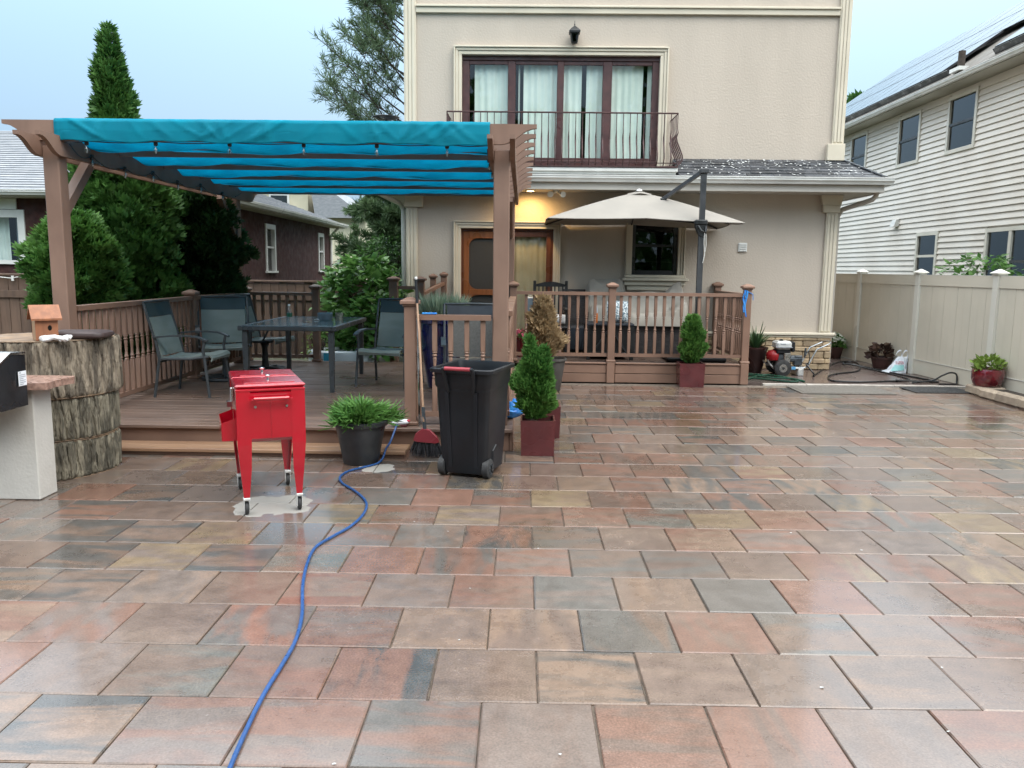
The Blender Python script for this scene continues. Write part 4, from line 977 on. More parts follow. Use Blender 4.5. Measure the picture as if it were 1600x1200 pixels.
# ================================================================ BRICK HOUSE (left)
bh = thing('brick_house', 'low dark red brick house with grey shingle hip roof beyond the plank fence', 'house', (-12, 20, 0))
BX, BY = -6.45, 16.1; EW = .42
bm_ = MB(); wall_grid(bm_, -20, BX, 0, 2.85, [(-11.6, -9.93, 1.55, 2.62)], BY, BY+.25)
bm_.box(-20, BX, BY+.25, 27, 0, .1)
for a, b_ in ((BY+.25, 20.2), (21.0, 25.4), (26.1, 27)): bm_.box(BX-.25, BX, a, b_, .1, 2.85)
for a, b_ in ((20.2, 21.0), (25.4, 26.1)): bm_.box(BX-.25, BX, a, b_, .1, 1.45); bm_.box(BX-.25, BX, a, b_, 2.62, 2.85)
bm_.box(-20, BX-.25, 26.8, 27, .1, 2.85).build('wall', 'brick', bh)
MB().box(-19.5, BX-.6, BY+.9, 26, .1, 2.7).build('room_back', 'dark_room', bh)
for (a, b_) in ((20.2, 21.0), (25.4, 26.1)):
    f = MB().box(BX-.10, BX+.03, a, a+.09, 1.45, 2.62).box(BX-.10, BX+.03, b_-.09, b_, 1.45, 2.62).box(BX-.10, BX+.03, a+.09, b_-.09, 2.50, 2.62).box(BX-.10, BX+.06, a-.05, b_+.05, 1.40, 1.449).box(BX-.09, BX+.0, a+.09, b_-.09, 2.02, 2.07).build('window', 'white_alu', bh)
    MB().box(BX-.08, BX-.07, a+.09, b_-.09, 1.45, 2.02).box(BX-.08, BX-.07, a+.09, b_-.09, 2.07, 2.5).build('pane', 'dark_glass', f)
f = MB().box(-11.6, -11.48, BY-.03, BY+.1, 1.55, 2.62).box(-10.07, -9.93, BY-.03, BY+.1, 1.55, 2.62).box(-11.48, -10.07, BY-.03, BY+.1, 2.47, 2.62).box(-11.48, -10.07, BY-.06, BY+.1, 1.55, 1.63).box(-11.48, -10.07, BY-.035, BY+.08, 2.63, 2.84).build('window', 'white_alu', bh)
MB().box(-11.48, -10.07, BY+.05, BY+.06, 1.63, 2.47).build('pane', 'glass', f)
curtain(-11.45, -10.45, 1.6, 2.5, BY+.3, par=f); curtain(-10.3, -10.1, 1.6, 2.5, BY+.3, mt='bowl_grey', par=f)
ex, ey = BX+EW, BY-EW
MB().box(-20.4, ex, ey, BY, 2.845, 2.87).box(BX, ex, BY, 27.4, 2.845, 2.87).build('soffit', 'soffit', bh)
MB().prism([(ey+y_, 2.872+z_) for y_, z_ in gp], 'x', -20.4, ex+.12).prism([(ex-y_, 2.872+z_) for y_, z_ in gp], 'y', ey, 27.45).build('gutter', 'white_alu', bh)
rz0, rzt = 2.965, 5.0; ryc = (ey+27.4)/2; rxr = ex-5.3
br_ = MB().add([(-20.4, ey, rz0), (ex, ey, rz0), (ex, 27.4, rz0), (-20.4, 27.4, rz0), (-15.4, ryc, rzt), (rxr, ryc, rzt)], [(0, 1, 5, 4), (1, 2, 5), (2, 3, 4, 5), (3, 0, 4), (0, 3, 2, 1)]).build('roof', 'roof_grey', bh)
# shingle courses on the two slopes in view
nfr = 30
for k in range(nfr):
    t0_, t1_ = k/nfr, (k+1)/nfr
    def fp(t, u, lift): # front slope
        xl = -20.4+5*t; xr = ex-(ex-rxr)*t; return (xl+(xr-xl)*u, ey+(ryc-ey)*t-lift*.36, rz0+(rzt-rz0)*t+lift)
    def sp(t, u, lift): # right slope
        yl = ey+(ryc-ey)*t; yr = 27.4-(27.4-ryc)*t; return (ex-(ex-rxr)*t+lift*.36, yl+(yr-yl)*u, rz0+(rzt-rz0)*t+lift)
    m2 = MB()
    for fn in (fp, sp): m2.loft([[fn(t0_, 0, .022), fn(t0_, 1, .022), fn(t1_, 1, .004), fn(t1_, 0, .004)], [fn(t0_, 0, .001), fn(t0_, 1, .001), fn(t1_, 1, .001), fn(t1_, 0, .001)]])
    m2.build('shingle_course', 'roof_grey', br_)
MB().tube([(ex-.1, 26.9, 2.85), (BX+.05, 26.95, 2.6), (BX+.05, 26.95, .1)], .045, 6).build('downspout', 'white_alu', bh)
# far cream house
fh = thing('far_house', 'cream sided house with grey roof glimpsed far behind the brick house roof', 'house', (-13, 42, 0))
MB().box(-20, -10.6, 40, 48, 0, 5.6).build('wall', 'cream_siding', fh)
MB().prism([(-20.5, 5.6), (-10.2, 5.6), (-15.3, 7.0)], 'y', 39.6, 48.3).build('roof', 'roof_grey', fh)
f = MB().box(-12.5, -11.5, 39.93, 39.99, 4.1, 5.1).build('window', 'white_alu', fh); MB().box(-12.4, -11.6, 39.91, 39.925, 4.2, 5.0).build('pane', 'dark_glass', f)
MB().prism([(-10.0, 3.9), (-7.5, 3.9), (-9.4, 5.3), (-10.2, 5.3)], 'y', 39, 44).build('lower_roof', 'roof_grey', fh)
MB().box(-10.4, -7.7, 39.6, 44, 0, 3.9).build('wing', 'cream_siding', fh)

# ================================================================ FENCES
vf = thing('vinyl_fence', 'tall smooth tan vinyl privacy fence with white capped posts along the right side', 'fence', (6.25, 12.6, 0))
fp0 = Vector((6.44, 9.0)); fdir = Vector((-.0695, .9976)); step = 1.865
fy = lambda s: fp0+fdir*s
nrm = Vector((-fdir.y, fdir.x))   # towards the patio
k0 = (10.78-9.0)/fdir.y-step*2
posts = [k0+step*i for i in range(6)]
def fbar(mb, s0, s1, d0, d1, z0, z1):
    q = []
    for z in (z0, z1):
        for (s, d) in ((s0, d0), (s1, d0), (s1, d1), (s0, d1)): p = fy(s)+nrm*d; q.append((p.x, p.y, z))
    return mb.add(q, [(3, 2, 1, 0), (4, 5, 6, 7), (0, 1, 5, 4), (1, 2, 6, 5), (2, 3, 7, 6), (3, 0, 4, 7)])
for s in posts:
    po = fbar(MB(), s-.052, s+.052, -.052, .052, 0, 1.555).build('post', 'vinyl_white', vf); c = fy(s)
    MB().box(c.x-.07, c.x+.07, c.y-.07, c.y+.07, 1.556, 1.58, .006).loft([[(c.x-.085, c.y-.085, 1.58), (c.x+.085, c.y-.085, 1.58), (c.x+.085, c.y+.085, 1.58), (c.x-.085, c.y+.085, 1.58)], [(c.x-.085, c.y-.085, 1.59), (c.x+.085, c.y-.085, 1.59), (c.x+.085, c.y+.085, 1.59), (c.x-.085, c.y+.085, 1.59)], [(c.x-.01, c.y-.01, 1.64), (c.x+.01, c.y-.01, 1.64), (c.x+.01, c.y+.01, 1.64), (c.x-.01, c.y+.01, 1.64)]]).build('post_cap', 'vinyl_white', po)
brd = None
for a, b_ in zip(posts, posts[1:]):
    a += .053; b_ -= .053
    fbar(MB(), a, b_, -.03, .03, 1.39, 1.545).build('top_rail', 'vinyl', vf); fbar(MB(), a, b_, -.032, .032, 1.545, 1.553).build('rail_cap', 'vinyl_white', vf)
    fbar(MB(), a, b_, -.03, .03, .012, .235).build('bottom_rail', 'vinyl', vf); fbar(MB(), a, b_, .03, .038, .236, .247).build('rail_lip', 'vinyl_white', vf)
    n = 11; w = (b_-a)/n
    for i in range(n): fbar(MB(), a+i*w+.002, a+(i+1)*w-.002, -.014, .014+.0015*(i % 2), .235, 1.389).build('board', 'vinyl', vf)
def plank_fence(label, x0, x1, y, top, rz=0, w=.14, rails=(.35, 1.15)):
    t = thing('plank_fence', label, 'fence', (x0, y, 0), rz, 'brown plank fences'); l = x1-x0; x = 0; me = MB().box(0, w-.006, 0, .02, .04, top, .003).mesh('board', 'fencewood')
    i = 0
    while x < l: o = put('board', me, None, (x, 0, 0)); o.parent = t; o.scale = (1, 1, 1-.008*(i % 3)); x += w; i += 1
    for z in rails: MB().box(0, l, .021, .07, z, z+.085, .004).build('rail', 'fencewood', t, local=True)
    MB().box(0, l, -.03, -.001, top-.30, top-.20, .004).build('rail', 'fencewood', t, local=True)
    MB().box(0, l, -.035, .05, top+.001, top+.03, .004).build('cap_board', 'fencewood', t, local=True)
    return t
plank_fence('brown plank fence left of the round evergreen, below the white framed window', -11.0, -5.35, 11.0, 1.40)
plank_fence('brown plank fence behind the rear deck railing, below the brick house', -5.30, -2.55, 13.3, 1.31)
mb = MB()   # small white light clips along the top of the left fence
for k in range(9): mb.box(-8.2+k*.30, -8.17+k*.30, 10.945, 10.962, 1.33, 1.40)
tag(mb.tube([(-8.6+.1*i, 10.952, 1.375-.012*math.sin(i*2.1)) for i in range(32)], .006, 5).build('light_wire', 'white_alu', loc=(-7, 10.95, 1.37)), 'thin white light wire clipped along the top of the left plank fence', 'wire')

# ================================================================ TREES AND SHRUBS
def arbor(name, label, c, h, prof, m, n, size=.09, amp=.16, trunk=.05, z0=0., fan=(-.5, 0, .5), up=.9, group='evergreens beside the deck', tz=.3):
    t = thing(name, label, 'tree', c, 0, group)
    MB().tube([c, (c[0]+.02, c[1], c[2]+tz+.2), (c[0], c[1], c[2]+h*.8)], [trunk, trunk*.8, trunk*.25], 7).build('trunk', 'tree_bark', t)
    cb = (c[0], c[1], c[2]+z0); P, D = cone_crown(cb, h-z0, prof, n, up=up, amp=amp)
    s = size*(.6+.8*rng.random(n)); leaves('crown', m, t, P, D, s, s*.34, fan, extra=core(cb, h-z0, prof))
    return t
arbor('arborvitae', 'tallest evergreen, a dark arborvitae whose pointed top rises above the pergola', (-5.0, 10.0, 0), 4.40,
      lambda t: .64 if t < .5 else (.64-1.56*(t-.5) if t < .75 else .25*((1-t)/.25)**.85+.004), 'arbor_mid', 14000, size=.105, z0=.1, amp=.24)
arbor('arborvitae', 'bright green round evergreen bush beside the left front pergola post', (-4.86, 8.75, 0), 2.10,
      lambda t: .41*math.sqrt(max(0, 1-((t-.50)/.52)**2))+.02, 'arbor_bright', 8000, size=.09, z0=.70, up=.6, amp=.24, tz=.8)
arbor('arborvitae', 'very dark rounded evergreen behind the dining chairs at the rear pergola post', (-4.42, 11.05, 0), 2.62,
      lambda t: .56*math.sqrt(max(0, 1-((t-.42)/.6)**2))+.03, 'arbor_dark', 9000, size=.095, z0=.95, tz=.9, up=.7, amp=.22)
# tall pine left of the house: limbs, twigs, needle tufts
def pine(label, base, h, zlo, reach, m, ntuft, seed, nl=34, droop=.1, nlen=.17, sector=None, npt=9, name='pine_tree', nw=.016):
    rs = np.random.default_rng(seed); t = thing(name, label, 'tree', base, 0)
    b = Vector(base); MB().tube([b, b+Vector((0, 0, h*.5)), b+Vector((.05, 0, h))], [.20, .13, .03], 8).build('trunk', 'tree_bark', t)
    mb = MB(); P = []; D = []
    for i in range(nl):
        f = (i+.5)/nl; z = zlo+(h-zlo)*f*.97; a = rs.uniform(*(sector or (0, 6.283))); l = reach*(1-f*.75)*rs.uniform(.7, 1.15)
        p0 = b+Vector((0, 0, z)); d = Vector((math.cos(a), math.sin(a), rs.uniform(.12, .5)-droop)).normalized()
        q = [p0+d*l*s+Vector((0, 0, .35*l*s*s*.4)) for s in (0, .35, .7, 1)]; mb.tube(q, [.026, .016, .010, .005], 5)
        for k in range(ntuft):
            s = rs.uniform(.25, 1.0)**.8; seg = q[min(2, int(s*3))].lerp(q[min(3, int(s*3)+1)], (s*3) % 1)
            dd = (d+Vector(rs.normal(size=3))*.75+Vector((0, 0, .35))).normalized(); tl = rs.uniform(.12, .45)*(1.15-s*.5)*(reach/2.6)
            e_ = seg+dd*tl; mb.tube([seg, e_], [.008, .004], 4, cap=False)
            for s2 in (.45, .75, 1.0):
                for _ in range(npt):
                    P.append(seg.lerp(e_, s2)); D.append(dd*.8+Vector(rs.normal(size=3))*.62)
    mb.build('limbs', 'tree_bark', t)
    P = np.array(P); D = np.array(D); leaves('crown', m, t, P, D, nlen*(.6+.6*rs.random(len(P))), nw)
    return t
pine('airy pine rising behind the upper left corner of the stucco house', (-2.4, 19.0, 0), 9.6, 3.6, 2.65, 'pine_needle', 20, 5, nl=42, sector=(2.2, 4.3), nlen=.21, npt=7, droop=-.25, nw=.018)
pine('dense dark hemlock behind the shrub, between brick house and stucco house', (-3.1, 23.0, 0), 5.3, .5, 2.5, 'hemlock', 34, 8, nl=66, droop=.35, nlen=.24, name='hemlock_tree', npt=11, nw=.03)
pine('soft grey green conifer far behind, left of the stucco house eave', (-5.0, 30.5, 0), 5.8, .6, 2.6, 'hemlock', 24, 12, nl=46, droop=.3, nlen=.26, name='conifer_tree', npt=9, nw=.035)
arbor('treetop', 'tiny treetop showing between the house corner and the solar roof', (17.2, 42, 0), 10.2, lambda t: 2.2*math.sqrt(max(0, 1-((t-.6)/.45)**2))+.05, 'arbor_mid', 2600, size=.45, z0=4, group=None, trunk=.3)
# leafy shrub between the deck and the house corner
def leafy(name, label, c, rad, h, m, n, size, z0=.2, wide=.75, group=None, par=None, cat='shrub', stems=7, flat=.55):
    t = thing(name, label, cat, c, 0, group); mb = MB(); ph = rng.uniform(0, 6.28, 4)
    for k in range(stems):
        a = k*6.283/stems+.4; r_ = rad*rng.uniform(.3, .8); mb.tube([c, (c[0]+r_*.4*math.cos(a), c[1]+r_*.4*math.sin(a), c[2]+h*.45), (c[0]+r_*math.cos(a), c[1]+r_*math.sin(a), c[2]+h*rng.uniform(.65, .92))], [.014, .010, .005], 5)
    mb.build('stems', 'tree_bark', t)
    a = rng.uniform(0, 6.283, n); tt = rng.random(n); r_ = rad*np.sqrt(np.clip(1-((tt-.45)/.58)**2, .03, 1))*lumps(a, tt, ph, .25)*(1-.45*rng.random(n)**1.5)
    P = np.stack([c[0]+r_*np.cos(a), c[1]+r_*np.sin(a), c[2]+z0+(h-z0)*tt], 1)
    D = np.stack([np.cos(a), np.sin(a), rng.uniform(-.5, .6, n)], 1)+rng.normal(scale=.3, size=(n, 3))
    up = np.tile(np.array([[0, 0, 1.]]), (n, 1))+rng.normal(scale=flat*.6, size=(n, 3))
    s = size*(.55+.8*rng.random(n)); leaves('foliage', m, t, P, D, s, s*wide, (0,), bend=.12, roll=up)
    return t
leafy('leafy_shrub', 'big broad leaved green shrub filling the gap between deck and stucco house', (-2.55, 12.85, 0), .62, 1.72, 'broad_leaf', 1700, .15, wide=.8)
leafy('leafy_shrub', 'lower broad leaved shrub right behind the dining table end', (-2.25, 12.25, 0), .42, 1.15, 'broad_leaf', 800, .13, wide=.8)
leafy('leafy_shrub', 'taller thin leaved green shrub against the house pilaster, behind the broad leaved one', (-2.35, 14.1, 0), .72, 2.1, 'arbor_mid', 2200, .10, wide=.4)
leafy('leafy_shrub', 'reddish tipped shrub at the end of the brick house wall', (-3.1, 14.3, 0), .42, 1.75, 'purple_leaf', 600, .09, wide=.5)
leafy('leafy_shrub', 'green bush poking up behind the vinyl fence below the double window', (8.3, 14.75, 0), .75, 1.92, 'broad_leaf', 900, .17, wide=.45)
leafy('ground_plant', 'small yellowish green plant low beside the rear deck rail post', (-3.1, 12.15, 0), .22, .62, 'lime_leaf', 260, .07, wide=.5, z0=.05)

# ================================================================ POTTED PLANTS
def square_planter(label, x0, x1, y0, y1, h, m='pot_oxblood', group='square oxblood planters'):
    cx, cy = (x0+x1)/2, (y0+y1)/2; t = thing('square_planter', label, 'planter', (cx, cy, 0), 0, group); w, d = (x1-x0)/2, (y1-y0)/2
    r4 = lambda k, z: [(cx-w*k, cy-d*k, z), (cx+w*k, cy-d*k, z), (cx+w*k, cy+d*k, z), (cx-w*k, cy+d*k, z)]
    MB().loft([r4(.93, 0), r4(.94, .004), r4(.995, h-.004), r4(1, h), r4(.90, h), r4(.88, h-.05)], cap=True).build('pot', m, t)
    MB().grid(lambda u, v: (cx+w*.87*(2*u-1), cy+d*.87*(2*v-1), h-.045+.012*math.sin(u*9+v*5)), 6, 6).build('soil', 'soil', t)
    return t
def bush(t, name, m, c, h, prof, n, size, up=1.1, amp=.2, stem=True):
    if stem: MB().tube([c, (c[0]+.01, c[1], c[2]+h*.7)], [.016, .005], 6).build('stem', 'tree_bark', t)
    P, D = cone_crown(c, h, prof, n, up=up, amp=amp); s = size*(.6+.8*rng.random(n))
    return leaves(name, m, t, P, D, s, s*.36, (-.55, 0, .55), extra=core(c, h, prof, .6, 10, 8))
t = square_planter('nearest oxblood square planter with a full green cone shrub, beside the dustbin', -.005, .29, 6.62, 6.91, .305)
bush(t, 'foliage', 'arbor_bright', (.12, 6.79, .30), .56, lambda t: .04+.115*math.sin(min(1, t*1.9+.12)*math.pi*.5)*(1 if t < .5 else max(0, 1-((t-.5)/.52)**2)), 3600, .062, amp=.34, up=1.3)
bush(t, 'foliage', 'arbor_bright', (.065, 6.78, .55), .43, lambda t: .055*(1-t)**.7+.006, 900, .06, amp=.3, up=1.6, stem=False)
bush(t, 'foliage', 'arbor_bright', (.185, 6.80, .55), .34, lambda t: .055*(1-t)**.7+.006, 800, .06, amp=.3, up=1.6, stem=False)
square_planter('second oxblood square planter, empty, half hidden behind the nearest cone shrub', .07, .37, 7.35, 7.66, .30)
t = square_planter('small oxblood square planter with a young cone shrub in front of the upper deck railing', 2.145, 2.49, 10.80, 11.08, .325)
bush(t, 'foliage', 'arbor_bright', (2.33, 10.93, .32), .63, lambda t: .045+.125*math.sin(min(1, t*2.2+.1)*math.pi*.5)*(1 if t < .35 else max(0, (1-t)/.65)**.9), 2400, .065, amp=.32, up=1.4)
def round_pot(name, label, c, prof, m, soil_r, soil_z, group=None, cat='potted plant', n=24):
    t = thing(name, label, cat, c, 0, group); MB().lathe(prof, c, n).build('pot', m, t, True); MB().lathe([(.001, 0), (soil_r, 0), (soil_r, -.02)], (c[0], c[1], c[2]+soil_z), 16).build('soil', 'soil', t); return t
c = (.40, 10.35, 0)
t = round_pot('potted_conifer', 'dead brown conifer in a dark grey pot before the upper deck', c, [(.10, 0), (.105, .005), (.165, .40), (.185, .40), (.187, .43), (.165, .43), (.155, .38)], 'pot_grey', .156, .385)
bush(t, 'foliage', 'dead_leaf', (.26, 10.35, .42), .78, lambda t: .05+.20*math.sin(min(1, t*2.4+.15)*math.pi*.5)*(1 if t < .35 else max(0, (1-t)/.65)**1.0), 1900, .075, amp=.34)
# juniper in black nursery pot
c = (-1.295, 6.33, 0)
t = round_pot('potted_juniper', 'spreading green juniper in a black nursery pot in front of the deck step', c, [(.135, 0), (.14, .004), (.198, .30), (.200, .315), (.222, .317), (.226, .325), (.226, .352), (.218, .356), (.20, .356), (.19, .31)], 'pot_black', .192, .315, n=32)
n = 820; a = rng.uniform(0, 6.283, n); el = rng.uniform(-.05, 1.0, n); rr = .19*(.1+.9*rng.random(n)); k = 1+.35*np.sin(3*a+1)+.2*np.sin(5*a)
P = np.stack([c[0]+rr*k*np.cos(a), c[1]+rr*k*np.sin(a), .33+.20*rng.random(n)*(1-rr/.42)*.75], 1); D = np.stack([np.cos(a)*np.cos(el)*1.3, np.sin(a)*np.cos(el)*1.3, np.sin(el)*.7+.06], 1)+rng.normal(scale=.2, size=(n, 3))
leaves('foliage', 'juniper', t, P, D, .145*(.4+.8*rng.random(n)), .018, (-.45, 0, .45))
# blue glazed pot with grassy lavender
c = (-.93, 9.2, DZ)
t = round_pot('potted_lavender', 'grey green lavender in a glossy dark blue pot behind the short front railing', c, [(.15, 0), (.16, .01), (.22, .38), (.235, .62), (.23, .73), (.26, .75), (.262, .79), (.235, .79), (.22, .73)], 'pot_blue', .225, .74)
n = 1500; a = rng.uniform(0, 6.283, n); rr = .22*np.sqrt(rng.random(n)); P = np.stack([c[0]+rr*np.cos(a), c[1]+rr*np.sin(a), c[2]+.73+.10*rng.random(n)], 1)
D = np.stack([np.cos(a)*rr*2.0, np.sin(a)*rr*2.0, np.full(n, 1.)], 1)+rng.normal(scale=.14, size=(n, 3)); leaves('foliage', 'lavender', t, P, D, .30*(.5+.6*rng.random(n)), .014)
# spiky plant in tall brown pot
c = (3.66, 12.55, 0.004)
t = round_pot('potted_spike_plant', 'spiky striped leaved plant in a tall tapering dark brown pot by the house corner', c, [(.10, 0), (.11, .01), (.185, .36), (.195, .375), (.195, .40), (.175, .40), (.165, .35)], 'pot_brown', .168, .36)
mb = MB()
for k in range(46):
    a = k*2.399+.3; l = rng.uniform(.30, .52); out = rng.uniform(.15, .85); w = .016; ax = Vector((math.cos(a), math.sin(a), 0)); sx = Vector((-math.sin(a), math.cos(a), 0)); pv = []
    for i in range(7):
        s = i/6; p = Vector(c)+Vector((0, 0, .36))+ax*(.03+l*out*s)+Vector((0, 0, l*(1.05*s-.75*out*s*s))); ww = w*(1-s**2)*1.0+.001; pv += [p-sx*ww, p+sx*ww]
    mb.add(pv, [(2*i, 2*i+1, 2*i+3, 2*i+2) for i in range(6)])
mb.build('foliage', 'spike_leaf', t)
def flowerpot(name, label, c, r_, h, potm, leafm, n, size, top, bloom=None, nb=0, prof=None):
    t = round_pot(name, label, c, prof or [(r_*.72, 0), (r_*.76, .008), (r_*.98, h-.03), (r_*1.06, h-.028), (r_*1.08, h), (r_*.95, h), (r_*.9, h-.03)], potm, r_*.9, h-.025)
    a = rng.uniform(0, 6.283, n); tt = rng.random(n); rr = r_*1.15*np.sqrt(np.clip(1-tt**2, .05, 1))*np.sqrt(rng.random(n)); P = np.stack([c[0]+rr*np.cos(a), c[1]+rr*np.sin(a), c[2]+h-.02+(top-h)*tt*.9], 1)
    D = np.stack([np.cos(a), np.sin(a), rng.uniform(-.1, 1.0, n)], 1)+rng.normal(scale=.3, size=(n, 3)); s = size*(.6+.7*rng.random(n)); leaves('foliage', leafm, t, P, D, s, s*.62, (0,), bend=.1)
    if bloom:
        a = rng.uniform(0, 6.283, nb); rr = r_*1.1*np.sqrt(rng.random(nb)); zz = c[2]+h+(top-h)*np.sqrt(np.clip(1-(rr/r_/1.25)**2, .1, 1))
        P = np.stack([c[0]+rr*np.cos(a), c[1]+rr*np.sin(a), zz-.02], 1); leaves('blossom', bloom, t, P, np.tile([[0, 0, 1.]], (nb, 1))+rng.normal(scale=.5, size=(nb, 3)), .05, .045, (-1.2, 0, 1.2))
    return t
flowerpot('potted_flowers', 'white flowering plant in a brown pot at the far house corner', (5.78, 14.85, .004), .165, .21, 'pot_terracotta', 'broad_leaf', 420, .07, .46, 'flower_white', 70)
flowerpot('potted_flowers', 'wilted dark leaved plant in a brown bowl pot against the vinyl fence', (5.98, 13.30, .004), .17, .19, 'pot_terracotta', 'purple_leaf', 170, .10, .43)
flowerpot('potted_flowers', 'lime leaved plant in a glossy dark red pot at the bed edge', (6.115, 10.49, .118), .16, .235, 'pot_red_glaze', 'lime_leaf', 150, .085, .41, prof=[(.15, 0), (.165, .01), (.192, .10), (.195, .19), (.185, .225), (.192, .235), (.172, .235), (.165, .20)])

# trees behind the viewpoint, seen only as reflections in the window panes
cs_ = [(-13, -15, 5.5, 4.5), (-6, -17, 6.5, 5), (1.5, -16, 5.0, 4.2), (8, -18, 7, 5), (15, -15, 5.5, 4.5)]
P = []; D = []
for (x, y, z, r_) in cs_:
    d_ = rng.normal(size=(1000, 3)); d_ /= np.linalg.norm(d_, axis=1, keepdims=True); P.append(np.array([x, y, z])+d_*np.array([r_, r_*.7, z*.85])*(.75+.3*rng.random((1000, 1)))); D.append(d_+rng.normal(scale=.5, size=(1000, 3)))
o = leaves('background_trees', 'arbor_mid', None, np.concatenate(P), np.concatenate(D), .9, .55, (-.5, .5)); tag(o, kind='stuff')

# ================================================================ DINING SET ON THE LOWER DECK
def sling_chair(label, loc, rz, swivel=False, dark=False, group='sling dining chairs'):
    t = thing('patio_chair', label, 'chair', loc, rz, group)     # local: faces -y
    fm, sm = 'chair_frame', ('sling_dark' if dark else 'sling'); W = .29; b = lambda n, m, mb, sm_=True: mb.build(n, m, t, sm_, local=True)
    # seat sling: dips and rolls over the front edge; backrest sling with darker header
    sp = [(-.31, .375), (-.325, .41), (-.30, .440), (-.22, .438), (-.10, .412), (.05, .398), (.17, .402), (.215, .42)]
    bp_ = [(.205, .43), (.235, .55), (.275, .70), (.315, .83)]; hp = [(.316, .832), (.33, .90), (.347, .975)]
    def strip(pp, w, th=.012, crown=.0):
        k = len(pp)-1
        def fn(u, v):
            f = v*k; i = min(int(f), k-1); q = f-i; y = pp[i][0]+(pp[i+1][0]-pp[i][0])*q; z = pp[i][1]+(pp[i+1][1]-pp[i][1])*q
            d = Vector((0, pp[i+1][0]-pp[i][0], pp[i+1][1]-pp[i][1])).normalized(); nrm_ = Vector((0, -d.z, d.y)); s = (2*u-1); y -= nrm_.y*crown*(1-s*s); z -= nrm_.z*crown*(1-s*s)
            return ((w*s, y, z), tuple(nrm_))
        return MB().sheet(fn, 8, k*3, th)
    b('seat', sm, strip(sp, W-.035, .014, .018)); b('backrest', sm, strip(bp_, W-.035, .012, .016)); b('header', 'sling_head' if not dark else 'blue_black', strip(hp, W-.03, .016, .016))
    for s in (-1, 1):
        x = s*W
        b('back_post', fm, MB().tube([(x, .20, .38), (x, .235, .55), (x, .315, .83), (x, .352, .985)], .014, 8))
        b('side_rail', fm, MB().tube([(x, -.30, .43), (x, -.1, .405), (x, .20, .40)], .014, 8))
        b('armrest', fm, MB().sheet(lambda u, v: ((x+s*.012+.026*(2*u-1), -.30+.56*v, .625+.022*math.sin(v*math.pi)-.05*max(0, (.18-v))/.18*.6), (0, 0, 1)), 2, 10, .018))
        if swivel:
            b('arm_strut', fm, MB().tube([(x, -.27, .61), (x, -.22, .52), (x, -.16, .415)], .013, 8))
        else:
            b('front_leg', fm, MB().tube([(x, -.27, .615), (x, -.245, .50), (x, -.26, .38), (x+s*.012, -.30, 0)], .0155, 8)); b('rear_leg', fm, MB().tube([(x, .24, .58), (x, .215, .40), (x+s*.012, .275, 0)], .0155, 8))
    b('header_rail', fm, MB().tube([(-W, .352, .985), (0, .352, .992), (W, .352, .985)], .013, 8))
    if swivel:
        b('swivel_post', fm, MB().lathe([(.05, .05), (.045, .08), (.035, .30), (.06, .36), (.12, .375)], (0, -.02, 0), 14))
        b('base_ring', fm, MB().tube([(.27*math.cos(a*6.2832/24), -.02+.27*math.sin(a*6.2832/24), .022) for a in range(25)], .020, 8)); b('base_bar', fm, MB().bar((-.26, -.02, .035), (.26, -.02, .035), .05, .03).bar((0, -.28, .035), (0, .24, .035), .05, .03))
    else:
        b('stretcher', fm, MB().tube([(-W, .215, .37), (W, .215, .37)], .011, 6).tube([(-W, -.255, .385), (W, -.255, .385)], .011, 6))
    return t
sling_chair('grey green sling chair nearest on the left, side on to the table', (-3.55, 8.50, DZ), R(90))
sling_chair('grey green sling chair at the rail behind the nearest chair, facing the camera', (-3.60, 9.62, DZ), R(22), swivel=True)
sling_chair('grey green swivel sling chair at the far left of the dining table, side on', (-3.42, 10.50, DZ), R(78), swivel=True)
sling_chair('grey green sling chair right of the dining table, partly behind the capped newel', (-1.55, 9.35, DZ), R(-14))
sling_chair('dark mesh chair behind the short front railing and the dustbin', (-.52, 8.35, DZ), R(6), dark=True)
TZ = .925
tb = thing('dining_table', 'rectangular dark green glass topped dining table on the lower deck', 'table', (-2.55, 9.5, DZ))
MB().box(-3.06, -2.04, 8.64, 10.32, TZ-.012, TZ, .005).build('table_top', 'table_top', tb)
mb = MB()
for x0, x1, y0, y1 in ((-3.085, -3.035, 8.615, 10.345), (-2.065, -2.015, 8.615, 10.345), (-3.034, -2.066, 8.615, 8.665), (-3.034, -2.066, 10.295, 10.345)): mb.box(x0, x1, y0, y1, TZ-.05, TZ+.003, .008)
mb.build('rim', 'chair_frame', tb)
for x in (-3.02, -2.08):
    for y in (8.68, 10.28): MB().loft([[(x-.026, y-.026, TZ-.051), (x+.026, y-.026, TZ-.051), (x+.026, y+.026, TZ-.051), (x-.026, y+.026, TZ-.051)], [(x-.030, y-.030, TZ-.14), (x+.030, y-.030, TZ-.14), (x+.030, y+.030, TZ-.14), (x-.030, y+.030, TZ-.14)], [(x-.022, y-.022, DZ), (x+.022, y-.022, DZ), (x+.022, y+.022, DZ), (x-.022, y+.022, DZ)]]).build('leg', 'chair_frame', tb)
bt = thing('water_bottle', 'clear plastic water bottle with green label on the dining table', 'bottle', (-2.66, 9.12, TZ))
MB().lathe([(.028, 0), (.032, .006), (.032, .03), (.029, .045), (.032, .06), (.032, .135), (.028, .155), (.013, .185), (.013, .20)], (-2.66, 9.12, TZ), 14).build('body', 'clear_plastic', bt, True)
MB().lathe([(.0328, .075), (.0328, .12)], (-2.66, 9.12, TZ), 14).build('wrapper', 'label_green', bt); MB().lathe([(.0145, .196), (.0145, .215), (.012, .217)], (-2.66, 9.12, TZ), 10).build('cap', 'white_alu', bt)
